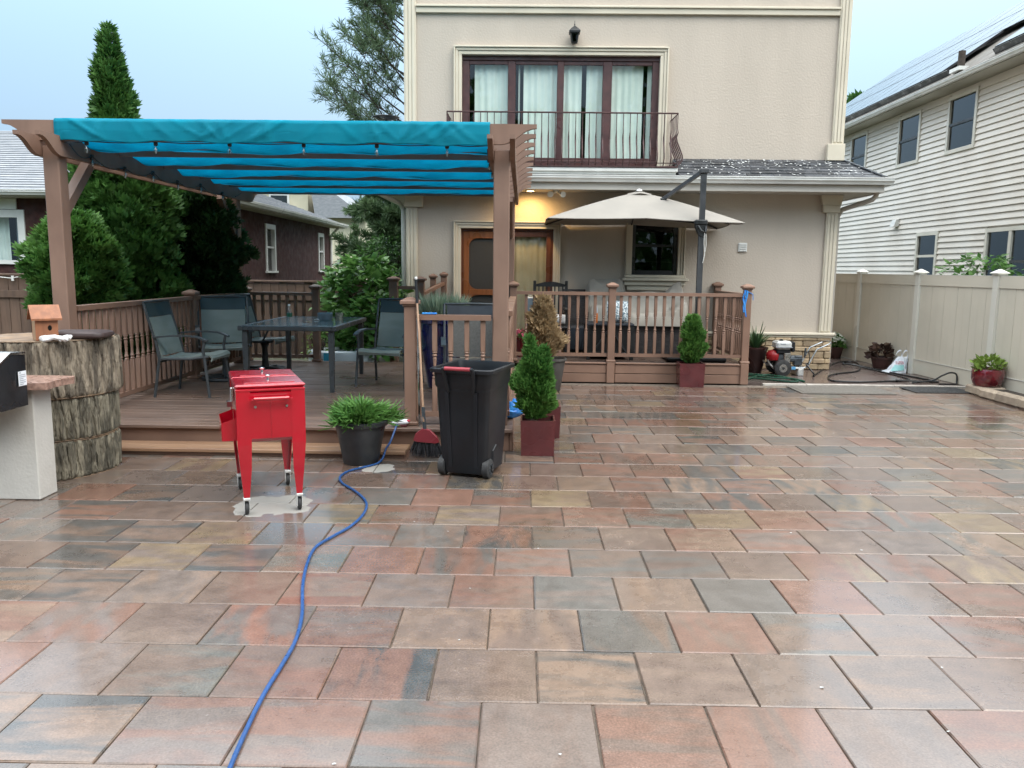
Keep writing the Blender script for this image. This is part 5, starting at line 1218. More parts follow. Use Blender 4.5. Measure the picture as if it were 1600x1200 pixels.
o = MB().lathe([(.075, 0), (.085, .01), (.092, .085), (.088, .09), (.080, .085), (.072, .015)], (-2.40, 9.72, TZ), 20).build('bowl', 'bowl_grey', smooth=True, loc=(-2.40, 9.72, TZ)); tag(o, 'blue grey bowl on the dining table', 'bowl')
cj = thing('candle_jar', 'short patterned candle jar next to the bowl on the dining table', 'candle', (-2.235, 9.75, TZ))
MB().lathe([(.045, 0), (.047, .004), (.047, .088), (.044, .09), (.040, .07), (.002, .068)], (-2.235, 9.75, TZ), 16).build('jar', 'candle', cj, True); MB().tube([(-2.235, 9.75, TZ+.068), (-2.235, 9.75, TZ+.082)], .002, 5).build('wick', 'black_metal', cj)
o = MB().sheet(lambda u, v: ((-2.55+.10*u, 9.28+.05*(v-.5)*math.sin(math.pi*u)*2, TZ+.006+.008*math.sin(u*4)), (0, 0, 1)), 6, 2, .001).build('fallen_leaf', 'dead_leaf', loc=(-2.5, 9.28, TZ)); tag(o, 'curled tan leaf lying on the dining table beside the bottle', 'leaf')
o = MB().sheet(lambda u, v: ((-2.52+.10*u, 9.66+.03*v, TZ+.010+.006*math.sin(u*6)), (0, 0, 1)), 5, 2, .006).build('napkin', 'white_cloth', loc=(-2.47, 9.67, TZ)); tag(o, 'small crumpled white napkin left of the bowl on the table', 'napkin')
pt = thing('paddling_pool', 'white rim of a plastic paddling pool low behind the deck', 'pool', (-2.75, 12.55, 0))
MB().lathe([(.50, .0), (.50, .10), (.47, .16), (.50, .24), (.48, .30), (.42, .32), (.37, .29), (.38, .12)], (-2.75, 12.2, 0), 28, 1.1, .75).build('wall', 'pool_white', pt, True)
MB().sheet(lambda u, v: ((-2.95+.10*u, 11.80-.0, .10+.2*v), (0, 1, 0)), 2, 2, .01).build('panel', 'pool_blue', pt)

# ================================================================ UMBRELLA AND UPPER DECK FURNITURE
um = thing('cantilever_umbrella', 'beige cantilever umbrella on a dark pole over the upper deck', 'umbrella', (2.47, 11.36, UZ))
ux0, uy0 = 2.475, 11.36
MB().bar((ux0, uy0, UZ+.0), (ux0, uy0, 2.95), .075, .055).build('pole', 'pole_grey', um)
MB().box(ux0-.06, ux0+.06, uy0-.05, uy0+.05, 2.90, 2.965, .01).build('pole_cap', 'pole_grey', um)
MB().bar((ux0-.01, uy0, 2.935), (2.03, 11.97, 2.60), .042, .05).build('arm', 'pole_grey', um)
MB().box(1.985, 2.075, 11.92, 12.01, 2.57, 2.615, .01).build('arm_clamp', 'black_metal', um)
MB().box(ux0-.10, ux0+.075, uy0-.055, uy0+.06, 2.20, 2.275, .015).prism([(ux0-.095, 2.20), (ux0+.07, 2.20), (ux0+.06, 2.08), (ux0-.0, 2.04), (ux0-.05, 2.08)], 'y', uy0-.05, uy0+.05).build('slide_clamp', 'black_metal', um)
MB().tube([(ux0-.06, uy0-.06, 2.19), (ux0-.02, uy0-.085, 2.12), (ux0+.04, uy0-.085, 2.10), (ux0+.05, uy0-.06, 2.18)], .014, 8).build('crank_handle', 'black_metal', um)
MB().tube([(ux0+.035, uy0-.05, 2.10), (ux0+.03, uy0-.055, 1.95), (ux0+.05, uy0-.055, 1.80), (ux0+.025, uy0-.055, 1.68), (ux0+.04, uy0-.055, 1.76), (ux0+.062, uy0-.055, 1.92), (ux0+.055, uy0-.05, 2.08)], .005, 5).build('cord', 'white_alu', um)
uc = (1.71, 12.18, 2.715); UWX, UWY, UD = 1.38, .77, .45
cor = [(-1, -1), (0, -1), (1, -1), (1, 0), (1, 1), (0, 1), (-1, 1), (-1, 0)]
def upt(i, s):
    a = cor[i % 8]; x, y = uc[0]+a[0]*UWX*s, uc[1]+a[1]*UWY*s; zc = 1.0 if a[0] and a[1] else .93
    return Vector((x, y, uc[2]-UD*(s**1.18)*zc+.035*(a[0] > 0)*s*0-.02*a[0]*s))
mb = MB(); S_ = [.10, .25, .45, .65, .85, 1.0]; K = 6; rows = []
for s in S_:
    ring = []
    for i in range(8):
        for j in range(K):
            q = upt(i, s).lerp(upt(i+1, s), j/K); q.z -= .010*s*math.sin(math.pi*j/K); ring.append(q)
    rows.append(ring)
n = 8*K; vs_ = [tuple(p) for r_ in rows for p in r_]; fs_ = [(a*n+j, a*n+(j+1) % n, (a+1)*n+(j+1) % n, (a+1)*n+j) for a in range(len(S_)-1) for j in range(n)]
hang = [(p.x, p.y, p.z-.012) for p in rows[-1]]; b0 = len(vs_); vs_ += hang; fs_ += [((len(S_)-1)*n+j, (len(S_)-1)*n+(j+1) % n, b0+(j+1) % n, b0+j) for j in range(n)]
cn = MB().add(vs_, fs_).build('canopy', 'umbrella_cloth', um, True); md = cn.modifiers.new('s', 'SOLIDIFY'); md.thickness = .003
vv_ = [(uc[0]+.20*math.cos(a*.7854)*(1.1 if a % 2 else .9), uc[1]+.15*math.sin(a*.7854), uc[2]-.022-.028*(a % 2)) for a in range(8)]+[(uc[0], uc[1], uc[2]+.022)]
MB().add(vv_, [(i, (i+1) % 8, 8) for i in range(8)]).build('vent', 'umbrella_cloth', cn)
MB().lathe([(.03, 0), (.05, .01), (.03, .03), (.01, .04)], (uc[0], uc[1], uc[2]+.012), 10).build('finial', 'white_cloth', um)
for i in range(8): MB().bar(upt(i, .05)-Vector((0, 0, .03)), upt(i, .98)-Vector((0, 0, .022)), .018, .02).build('rib', 'pole_grey', um)
MB().tube([(uc[0], uc[1], uc[2]-.02), (uc[0], uc[1], uc[2]-.36)], .022, 8).build('hub', 'pole_grey', um)
MB().bar((uc[0], uc[1], uc[2]-.34), (ux0, uy0+.03, 2.235), .035, .04).build('lower_arm', 'black_metal', um)
MB().box(ux0-.42, ux0+.42, uy0-.09, uy0+.6, UZ+.002, UZ+.07, .02).build('base_weight', 'black_plastic', um)
# covered sofa and armchair
def draped(mb, x0, x1, y0, y1, z0, top, seed, rough=.02):
    rs = np.random.default_rng(seed); ph = rs.uniform(0, 6, 6); N_ = 40
    def ring(k, z, ins):
        pts = []; cx, cy = (x0+x1)/2, (y0+y1)/2; w, d = (x1-x0)/2-ins, (y1-y0)/2-ins
        for j in range(N_):
            a = 2*math.pi*j/N_; ca, sa = math.cos(a), math.sin(a); e = .28; px = abs(ca)**e*(1 if ca > 0 else -1); py = abs(sa)**e*(1 if sa > 0 else -1)
            f = 1+rough*math.sin(9*a+ph[0]+z*6)+rough*.7*math.sin(17*a+ph[1]-z*4); X, Y = cx+px*w*f, cy+py*d*f; tz = top(X, Y) if callable(top) else top
            pts.append((X, Y, z0+(tz-z0)*k))
        return pts
    rings = [ring(k, k, i) for k, i in ((0, -.01), (.3, 0), (.6, .01), (.85, .02), (.96, .05), (1.0, .12), (1.0, .26))]
    cx = sum(p[0] for p in rings[-1])/N_; cy = sum(p[1] for p in rings[-1])/N_
    return mb.loft(rings)
sf = thing('covered_sofa', 'dark wicker sofa under a wrinkled beige cover on the upper deck', 'sofa', (2.0, 12.3, UZ))
MB().box(1.50, 2.40, 11.86, 12.50, UZ+.02, .80, .04).build('base', 'wicker', sf)
draped(MB(), 1.44, 2.46, 11.80, 12.62, .76, lambda x, y: .96+.28*max(0, min(1, (y-12.05)/.3))+.18*max(0, min(1, (x-2.2)/.2))+.015*math.sin(x*14), 2).build('cover', 'cover_cloth', sf, True)
ac = thing('covered_armchair', 'wicker armchair under a tall beige cover left of the sofa, behind the railing post', 'armchair', (1.35, 12.6, UZ))
MB().box(1.06, 1.60, 12.25, 12.85, UZ+.02, .72, .04).build('base', 'wicker', ac)
draped(MB(), 1.0, 1.63, 12.2, 12.9, .68, lambda x, y: 1.05+.38*max(0, min(1, (y-12.4)/.3)), 5).build('cover', 'cover_cloth', ac, True)
ft = thing('fire_table', 'square black metal fire table with cross braced side behind the railing', 'table', (1.25, 11.65, UZ))
MB().box(.92, 1.60, 11.42, 12.02, .775, .81, .008).build('table_top', 'blue_black', ft)
for x in (.95, 1.57):
    for y in (11.45, 11.99): MB().box(x-.025, x+.025, y-.025, y+.025, UZ, .774).build('leg', 'black_metal', ft)
MB().box(.98, 1.54, 11.49, 11.97, UZ+.04, .77).build('body', 'black_metal', ft)
MB().bar((.985, 11.465, UZ+.06), (1.26, 11.465, .76), .03, .02).bar((1.535, 11.466, UZ+.06), (1.26, 11.466, .76), .03, .02).bar((.98, 11.467, UZ+.1), (1.54, 11.467, UZ+.1), .02, .025).build('cross_brace', 'pole_grey', ft)
def pillow(mb, c, w, h, th, tilt=0):
    def fn(u, v, s):
        a, b_ = 2*u-1, 2*v-1; k = (1-a*a)*(1-b_*b_); sh = 1-.06*(a*a+b_*b_)
        return (c[0]+a*w/2*sh, c[1]+s*th/2*max(k, 0)**.5+b_*tilt, c[2]+h/2+b_*h/2*sh)
    return mb.grid(lambda u, v: fn(u, v, -1), 10, 10).grid(lambda u, v: fn(1-u, v, 1), 10, 10)
o = pillow(MB(), (1.39, 11.72, .815), .34, .32, .14, .05).build('pillow', 'pillow_pattern', smooth=True, loc=(1.39, 11.72, .815)); tag(o, 'silver and blue speckled pillow on the black fire table', 'pillow')
ob = thing('spray_bottle', 'orange bottle with clear nozzle on the fire table beside the railing post', 'bottle', (1.06, 11.6, .81))
MB().lathe([(.028, 0), (.03, .006), (.03, .12), (.026, .14), (.012, .16)], (1.06, 11.6, .811), 14).build('body', 'orange_plastic', ob, True)
MB().lathe([(.026, .141), (.03, .17), (.014, .25), (.007, .29)], (1.06, 11.6, .811), 10).build('nozzle', 'pale_blue_cloth', ob, True)
# black ladder-back rocker
rc = thing('rocking_chair', 'black ladder back rocking chair in front of the glazed door', 'chair', (.42, 12.0, UZ))
for x in (.18, .66): MB().box(x-.022, x+.022, 12.18, 12.225, UZ+.03, 1.40, .006).build('back_post', 'black_metal', rc)
arch = [(.203, 1.31)]+[(.203+.434*i/12, 1.345+.042*math.sin(math.pi*i/12)) for i in range(13)]+[(.637, 1.31)]
MB().prism(arch, 'y', 12.185, 12.215).build('crest_rail', 'black_metal', rc)
for i in range(7): MB().box(.235+i*.06, .255+i*.06, 12.19, 12.21, .80, 1.345).build('spindle', 'black_metal', rc)
MB().box(.16, .68, 11.72, 12.18, .70, .74, .015).build('seat', 'black_metal', rc)
for x in (.19, .65):
    MB().box(x-.02, x+.02, 11.74, 11.78, UZ+.05, .98, .006).build('front_leg', 'black_metal', rc); MB().box(x-.035, x+.035, 11.68, 12.2, .98, 1.005, .008).build('armrest', 'black_metal', rc)
    MB().tube([(x, 11.50, UZ+.055), (x, 11.75, UZ+.024), (x, 12.0, UZ+.02), (x, 12.3, UZ+.04), (x, 12.5, UZ+.08)], .016, 6).build('rocker', 'black_metal', rc)
MB().bar((.19, 11.76, .55), (.65, 11.76, .55), .022, .022).build('stretcher', 'black_metal', rc)
o = pillow(MB(), (.55, 11.9, .745), .24, .17, .14).build('cushion', 'white_cloth', smooth=True, loc=(.55, 11.9, .745)); tag(o, 'small white cushion on the black rocking chair', 'cushion')
wb = thing('wicker_armchair', 'dark blue black wicker armchair between the rocking chair and the fire table', 'armchair', (.95, 12.5, UZ))
MB().box(.66, .98, 12.3, 12.85, UZ+.02, .72, .04).build('base', 'blue_black', wb); MB().prism([(12.70, .70), (12.86, .70), (12.95, 1.24), (12.86, 1.26)], 'x', .64, 1.0).build('backrest', 'wicker', wb)
for x in (.62, .985): MB().box(x, x+.06, 12.3, 12.86, .60, .93, .025).build('armrest', 'wicker', wb)
bx = thing('drinks_cooler', 'tall narrow pale grey cooler box beside the glazed door', 'cooler', (.14, 12.4, UZ))
MB().box(.05, .20, 12.2, 12.5, UZ+.01, 1.12, .012).build('body', 'bowl_grey', bx); MB().box(.048, .202, 12.198, 12.502, 1.122, 1.15, .01).build('lid', 'white_alu', bx); MB().lathe([(.03, 0), (.03, .035), (.012, .045)], (.12, 12.3, 1.151), 12).build('cap', 'trim', bx)
t = flowerpot('potted_flowers', 'pink flowers in a small box at the glazed door', (.0, 11.75, UZ), .11, .28, 'pot_red_glaze', 'arbor_mid', 60, .06, .40, 'flower_pink', 18)

# ================================================================ STUMP, COUNTER, GRILL
SC = (-3.62, 6.02)
def stump_slice(label, z0, z1, r_, seed, m, top=False):
    rs = np.random.default_rng(seed); ph = rs.uniform(0, 6.28, 12); t = thing('stump_slice', label, 'tree stump', (*SC, z0), 0, 'stacked slices of a tree trunk')
    NA, NZ = 380, 26
    # ragged bark plates: ridged sums of warped waves
    def bark(a, z):
        w = a+.022*math.sin(z*9+ph[0]+a*4)+.012*math.sin(z*31+ph[1]+a*7); v = 0
        for k, f, am in ((2, 31, .42), (3, 53, .42), (4, 89, .25)): v += am*abs(math.sin(w*f/2+ph[k]+.45*math.sin(z*(6+3*k)+ph[k+4]+a*9)))**.6
        return v
    rings = []
    for i in range(NZ+1):
        z = z0+.002+(z1-z0-.004)*i/NZ; e = min(i, NZ-i); k = -.012 if e == 0 else (-.003 if e == 1 else 0)
        rings.append([(SC[0]+(r_*(1+.03*math.sin(2*a+ph[8])+.018*math.sin(5*a+ph[9]))+k-.030+.040*bark(a, z))*math.cos(a), SC[1]+(r_*(1+.03*math.sin(2*a+ph[8])+.018*math.sin(5*a+ph[9]))+k-.030+.040*bark(a, z))*math.sin(a), z) for a in [2*math.pi*j/NA for j in range(NA)]])
    MB().loft(rings, cap=False).build('bark', m, t, True)
    for zz, nm in ((z1-.004, 'cut_top'), (z0+.004, 'cut_bottom')):
        MB().lathe([(r_*.98, -.003), (r_*.98, 0), (r_*.5, .0006), (.005, .001)], (*SC, zz), 60).build(nm, 'cut_wood', t)
    return t
stump_slice('lowest mossy slice of the stacked tree trunk, standing on the pavers', 0, .285, .47, 3, 'bark_moss')
stump_slice('middle slice of the stacked tree trunk', .287, .60, .465, 4, 'bark_moss')
stump_slice('top and thickest slice of the stacked tree trunk, carrying the birdhouse', .602, 1.025, .48, 5, 'bark')
bhs = thing('birdhouse', 'small reddish cedar birdhouse standing on the stump', 'birdhouse', (-3.44, 5.72, 1.026), R(40)); bhs.scale = (.84, .84, .88)
L_ = dict(local=True)
MB().box(-.085, .085, -.085, -.067, .0, .205).build('front', 'cedar', bhs, **L_); MB().box(-.085, .085, .067, .085, 0, .205).build('back', 'cedar', bhs, **L_)
MB().prism([(-.066, 0), (.066, 0), (.066, .205), (0, .265), (-.066, .205)], 'x', .068, .085).build('side', 'cedar_pale', bhs, **L_); MB().prism([(-.066, 0), (.066, 0), (.066, .205), (0, .265), (-.066, .205)], 'x', -.085, -.068).build('side', 'cedar_pale', bhs, **L_)
MB().box(-.067, .067, -.066, .066, 0, .015).build('floor', 'cedar', bhs, **L_)
MB().add([(-.115, -.115, .178), (.115, -.115, .178), (.115, .0, .285), (-.115, .0, .285), (-.115, -.115, .162), (.115, -.115, .162), (.115, .0, .269), (-.115, .0, .269)], [(0, 1, 2, 3), (7, 6, 5, 4), (0, 4, 5, 1), (1, 5, 6, 2), (2, 6, 7, 3), (3, 7, 4, 0)]).build('roof', 'cedar', bhs, **L_)
MB().add([(-.115, .115, .178), (.115, .115, .178), (.115, .001, .285), (-.115, .001, .285), (-.115, .115, .162), (.115, .115, .162), (.115, .001, .269), (-.115, .001, .269)], [(0, 1, 2, 3), (7, 6, 5, 4), (0, 4, 5, 1), (1, 5, 6, 2), (2, 6, 7, 3), (3, 7, 4, 0)]).build('roof', 'cedar', bhs, **L_)
MB().lathe([(.017, 0), (.017, .003)], (0, 0, 0), 14).v
hole = MB().add([(.022+.016*math.cos(a*.5236), -.0862, .10+.022*math.sin(a*.5236)) for a in range(12)], [tuple(range(12))]).build('entrance_hole', 'dark_room', bhs, **L_)
def slab_pillow(mb, cx, cy, z, w, d, h, rz=0):
    rings = []
    for k, s in ((0, .90), (.25, .99), (.5, 1.0), (.8, .97), (1.0, .86), (1.04, .5)):
        pts = []
        for j in range(28):
            a = 2*math.pi*j/28; ca, sa = math.cos(a), math.sin(a); x = abs(ca)**.4*(1 if ca > 0 else -1)*w/2*s; y = abs(sa)**.4*(1 if sa > 0 else -1)*d/2*s
            pts.append((cx+x*math.cos(rz)-y*math.sin(rz), cy+x*math.sin(rz)+y*math.cos(rz), z+h*k))
        rings.append(pts)
    return mb.loft(rings)
o = slab_pillow(MB(), -3.30, 5.93, 1.026, .42, .30, .05, .1).build('seat_cushion', 'cushion', smooth=True, loc=(-3.30, 5.93, 1.026)); tag(o, 'flat dark brown cushion lying on the stump', 'cushion')
o = MB().tube([(-3.33+.09*math.cos(a*.45)*(1+.15*math.sin(a*1.7)), 5.66+.05*math.sin(a*.45), 1.042+.012*math.sin(a*1.3)) for a in range(28)], .014, 7).tube([(-3.46, 5.66, 1.04), (-3.40, 5.63, 1.045), (-3.34, 5.67, 1.05), (-3.27, 5.62, 1.04)], .018, 7).build('cloth_strap', 'white_cloth', smooth=True, loc=(-3.33, 5.66, 1.026)); tag(o, 'bundled white cloth strap in front of the cushion on the stump', 'strap')
ct = thing('outdoor_counter', 'pale stucco counter end with pink granite top at the left edge', 'counter', (-3.6, 5.2, 0))
MB().box(-4.6, -3.215, 5.155, 5.36, 0, .755, .006).build('base', 'counter_stucco', ct)
mb = MB(); edge = []
random.seed(2)
for i in range(26): edge.append((-4.6+1.51*i/25, 5.085+random.uniform(-.012, .012)))
for i in range(8): edge.append((-3.085+random.uniform(-.014, .014), 5.10+.30*i/7))
edge += [(-3.1, 5.46), (-4.6, 5.46)]
mb.prism(edge, 'z', .757, .802).build('counter_top', 'granite', ct)
gr_ = thing('gas_grill', 'black gas grill body at the left edge of the picture with a white tag', 'grill', (-3.5, 4.95, .66))
MB().prism([(4.80, .70), (4.82, .66), (5.08, .66), (5.08, .99), (4.93, 1.0), (4.83, .955), (4.80, .86)], 'x', -4.5, -3.20).build('hood', 'grill_black', gr_)
MB().prism([(4.788, .85), (4.822, .95), (4.93, 1.004), (5.075, .996), (5.075, 1.008), (4.928, 1.016), (4.812, .96), (4.778, .85)], 'x', -4.5, -3.193).build('hood_rim', 'steel', gr_)
tg = MB().box(-3.1925, -3.190, 4.985, 5.066, .795, .888).build('tag', 'paper_white', gr_)
for k in range(6): MB().box(-3.1895, -3.1885, 4.995, 4.995+.06*(1 if k % 3 else .6), .803+k*.012, .807+k*.012).build('print_line', 'print_grey', tg)
MB().box(-3.1895, -3.1885, 4.995, 5.01, .876, .883).build('print_mark', 'print_grey', tg)

# ================================================================ RED COOLER CART
cc = thing('cooler_cart', 'bright red metal cooler cart on casters in front of the deck', 'cooler', (-1.71, 5.26, 0), R(23))
B = lambda n, m, mb, par=None, s=False: mb.build(n, m, par or cc, s, local=True)
w, d = .205, .36      # half width (x), half depth (y)
q4 = lambda k, z, e=0: [(-w*k-e, -d*k-e, z), (w*k+e, -d*k-e, z), (w*k+e, d*k+e, z), (-w*k-e, d*k+e, z)]
tub = B('tub', 'red_paint', MB().box(-w, w, -d, d, .475, .805, .022))
B('seam', 'red_paint', MB().box(-.003, .003, -d-.004, -d+.002, .49, .735, .001), tub); B('body_rim', 'red_paint', MB().box(-w-.006, w+.006, -d-.006, d+.006, .795, .815, .006), tub)
lid = B('lid', 'red_wet', MB().box(-w-.008, w+.008, -d-.008, -.004, .818, .842, .010)); lid2 = B('lid', 'red_wet', MB().box(-w-.008, w+.008, .004, d+.008, .818, .842, .010))
B('lid_panel', 'red_wet', MB().box(-w+.05, w-.05, -d+.05, -.05, .842, .846, .003), lid); B('lid_panel', 'red_wet', MB().box(-w+.05, w-.05, .05, d-.05, .842, .846, .003), lid2)
for l_, y in ((lid, -.20), (lid2, .20)): B('knob', 'steel', MB().lathe([(.008, 0), (.006, .015), (.016, .022), (.018, .030), (.008, .036)], (.0, y, .846), 12), l_, True)
hb = B('handle', 'red_paint', MB().tube([(-.105, -d-.045, .755), (.105, -d-.045, .755)], .013, 10)); 
for s in (-1, 1): B('handle_mount', 'red_paint', MB().tube([(s*.10, -d, .755), (s*.10, -d-.05, .755)], .009, 8).lathe([(.014, 0), (.014, .01)], (s*.117, -d-.045, .75), 8), hb); B('bolt', 'steel', MB().tube([(s*.095, -d-.001, .70), (s*.095, -d-.010, .70)], .008, 8), tub)
for sx in (-1, 1):
    for sy in (-1, 1):
        x, y = sx*(w+.003), sy*(d+.003); xi, yi = sx*(w-.085), sy*(d-.085)
        # corner plate that tapers to the caster: an L section lofted down the leg
        def ell(x_, y_, a, z, th=.004): return [(x_, y_, z), (x_-sx*a, y_, z), (x_-sx*a, y_-sy*th, z), (x_-sx*th, y_-sy*th, z), (x_-sx*th, y_-sy*a, z), (x_, y_-sy*a, z)]
        lg = B('leg', 'red_paint', MB().loft([ell(x, y, .085, .80), ell(x, y, .085, .46), ell(x-sx*.012, y-sy*.012, .068, .30), ell(x-sx*.028, y-sy*.028, .036, .115)]))
        cx_, cy_ = x-sx*.045, y-sy*.045
        cs = B('caster', 'chrome_white', MB().box(cx_-.022, cx_+.022, cy_-.022, cy_+.022, .095, .114, .004).box(cx_-.018, cx_-.014, cy_-.02, cy_+.03, .03, .095).box(cx_+.014, cx_+.018, cy_-.02, cy_+.03, .03, .095), lg)
        B('wheel', 'rubber', MB().tube([(cx_-.0125, cy_+.012, .0425), (cx_-.009, cy_+.012, .0425), (cx_+.009, cy_+.012, .0425), (cx_+.0125, cy_+.012, .0425)], [.035, .042, .042, .035], 18), lg, True)
op = B('bottle_opener', 'steel', MB().box(-w-.022, -w-.001, -.10, -.06, .70, .79, .004).prism([(-.11, .70), (-.05, .70), (-.06, .665), (-.10, .665)], 'x', -w-.045, -w-.012))
B('cap_catcher', 'red_paint', MB().prism([(-w-.001, .475), (-w-.085, .475), (-w-.09, .59), (-w-.001, .62)], 'y', -.27, -.267).prism([(-w-.001, .475), (-w-.085, .475), (-w-.09, .59), (-w-.001, .62)], 'y', .08, .083).box(-w-.09, -w-.086, -.266, .079, .475, .59).box(-w-.085, -w-.001, -.266, .079, .475, .478))

# ================================================================ DUSTBIN, BROOM, POLE
tc_ = thing('dustbin', 'large open black wheeled plastic dustbin with red handle grip', 'dustbin', (-.37, 6.10, 0), R(-17))
B = lambda n, m, mb, par=None, s=False: mb.build(n, m, par or tc_, s, local=True)
def rr(hx, hy, z, r_=.05, n=5):
    pts = []
    for (cx, cy, a0) in ((hx-r_, hy-r_, 0), (-hx+r_, hy-r_, 90), (-hx+r_, -hy+r_, 180), (hx-r_, -hy+r_, 270)):
        for i in range(n): a = R(a0+90*i/(n-1)); pts.append((cx+r_*math.cos(a), cy+r_*math.sin(a), z))
    return pts
prof = [(.175, .205, .03), (.183, .215, .06), (.205, .245, .50), (.212, .255, .68), (.222, .268, .70), (.228, .275, .80), (.250, .298, .805), (.252, .30, .83), (.240, .288, .838), (.226, .274, .832), (.220, .265, .79), (.20, .24, .5), (.17, .2, .10)]
bd = B('body', 'black_plastic', MB().loft([rr(a, b_, z) for a, b_, z in prof]), None, True)
for s in (-1, 1): B('ridge', 'black_plastic', MB().bar((s*.10, -.213, .08), (s*.115, -.262, .66), .03, .012), bd)
B('side_recess', 'black_plastic', MB().loft([[(.178, -.10, .05), (.186, .12, .05), (.186, .12, .16), (.184, -.02, .24), (.180, -.10, .20)], [(.20, -.09, .05), (.20, .11, .05), (.20, .11, .155), (.20, -.02, .23), (.198, -.09, .195)]]), bd)
for s in (-1, 1):
    wh = B('wheel', 'rubber', MB().tube([(s*.150, -.165, .075), (s*.156, -.165, .075), (s*.200, -.165, .075), (s*.206, -.165, .075)], [.064, .074, .074, .064], 26), None, True)
    B('hub_cap', 'pump_dark', MB().tube([(s*.207, -.165, .075), (s*.2085, -.165, .075)], .045, 16), wh)
    for k in range(6): a = k*1.0472; B('spoke', 'black_plastic', MB().bar((s*.2095, -.165, .075), (s*.2095, -.165+.04*math.cos(a), .075+.04*math.sin(a)), .010, .004), wh)
B('axle', 'steel', MB().tube([(-.2, -.165, .075), (.2, -.165, .075)], .008, 8))
for s in (-1, 1): B('handle_arm', 'black_plastic', MB().tube([(s*.098, -.262, .66), (s*.108, -.285, .72), (s*.115, -.318, .80), (s*.118, -.335, .835), (s*.112, -.34, .845)], [.012, .015, .015, .014, .012], 8), None, True)
hd = B('handle', 'black_plastic', MB().tube([(-.118, -.338, .842), (.118, -.338, .842)], .013, 10)); B('grip', 'grip_red', MB().tube([(-.10, -.338, .843), (.10, -.338, .843)], .0145, 10), hd)
bro = thing('broom', 'angled broom with red block and black bristles leaning on the capped newel', 'broom', (-.80, 6.52, 0))
MB().tube([(-.81, 6.54, .30), (-.862, 6.72, .9), (-.900, 6.845, 1.27)], .0095, 8).build('stick', 'pole_wood', bro); MB().tube([(-.900, 6.845, 1.271), (-.912, 6.870, 1.47)], .0125, 8).build('handle_grip', 'black_plastic', bro); MB().lathe([(.012, 0), (.014, .015), (.008, .022)], (-.912, 6.870, 1.472), 8).build('cap', 'white_alu', bro)
MB().tube([(-.80, 6.53, .22), (-.82, 6.575, .42)], .015, 8).build('socket', 'pump_dark', bro)
bl_ = [(-.895, .15), (-.875, .205), (-.82, .245), (-.76, .235), (-.70, .175), (-.68, .135)]
MB().prism([(x, z) for x, z in bl_]+[(-.71, .125), (-.86, .138)], 'y', 6.505, 6.555).build('block', 'grip_red', bro)
rs = np.random.default_rng(3); n = 420; u = rs.random(n); P = np.stack([-.885+.20*u, 6.53+rs.uniform(-.022, .022, n), .15-.014*u], 1); D = np.stack([(u-.42)*.75, rs.normal(scale=.08, size=n), np.full(n, -1.)], 1)+rs.normal(scale=.06, size=(n, 3)); leaves('bristles', 'straw', bro, P, D, .15, .008)
pl_ = thing('squeegee_pole', 'silver telescopic pole with black grip standing against the capped newel', 'pole', (-.885, 6.86, DZ))
MB().tube([(-.882, 6.83, DZ), (-.900, 6.868, 1.20)], .010, 8).build('shaft', 'steel', pl_); MB().tube([(-.900, 6.868, 1.201), (-.906, 6.872, 1.40)], .0125, 8).build('grip', 'black_plastic', pl_)
o = MB().box(-.87, -.74, 6.91, 6.95, 1.1715, 1.188, .005).build('hand_tool', 'blue_plastic', loc=(-.8, 6.93, 1.1715)); tag(o, 'small blue tool lying on the short front railing beside the newel', 'tool')
o = MB().tube([(-.655, 6.70, DZ+.003), (-.655, 6.70, .56)], .034, 14).build('white_pipe', 'vinyl_white', loc=(-.655, 6.7, DZ)) if False else MB().tube([(-.655, 6.78, DZ+.002), (-.655, 6.78, .56)], .033, 14).build('plastic_pipe', 'vinyl_white', loc=(-.655, 6.78, DZ)); tag(o, 'short white plastic pipe standing on the deck edge behind the dustbin', 'pipe')
def blob(mb, c, r3, seed, k=.25):
    rs = np.random.default_rng(seed); ph = rs.uniform(0, 6.28, 6); rings = []
    for i in range(1, 10):
        th_ = math.pi*i/10; ring = []
        for j in range(20):
            a = 2*math.pi*j/20; f = 1+k*(math.sin(3*a+ph[0]+2*th_)*.5+math.sin(5*a+ph[1])*.35+math.sin(7*th_+ph[2]+a*2)*.4); ring.append((c[0]+r3[0]*f*math.sin(th_)*math.cos(a), c[1]+r3[1]*f*math.sin(th_)*math.sin(a), c[2]+r3[2]*(1-math.cos(th_))*f))
        rings.append(ring)
    return mb.loft(rings)
o = blob(MB(), (-.10, 7.30, DZ), (.12, .10, .075), 4).build('plastic_sack', 'blue_plastic', smooth=True, loc=(-.10, 7.3, DZ)); tag(o, 'crumpled bright blue plastic sack behind the nearest cone shrub', 'sack')
pk = thing('wipes_packet', 'small white and purple packet on the deck edge at the end of the blue cord', 'packet', (-1.045, 6.82, DZ))
slab_pillow(MB(), -1.05, 6.83, DZ+.03, .15, .10, .028, .2).build('pouch', 'paper_white', pk, True); slab_pillow(MB(), -1.045, 6.83, DZ+.001, .11, .09, .03, .3).build('lower_pouch', 'pot_oxblood', pk, True); MB().box(-.995, -.965, 6.80, 6.84, DZ+.045, DZ+.06, .004).build('flap', 'print_red', pk)
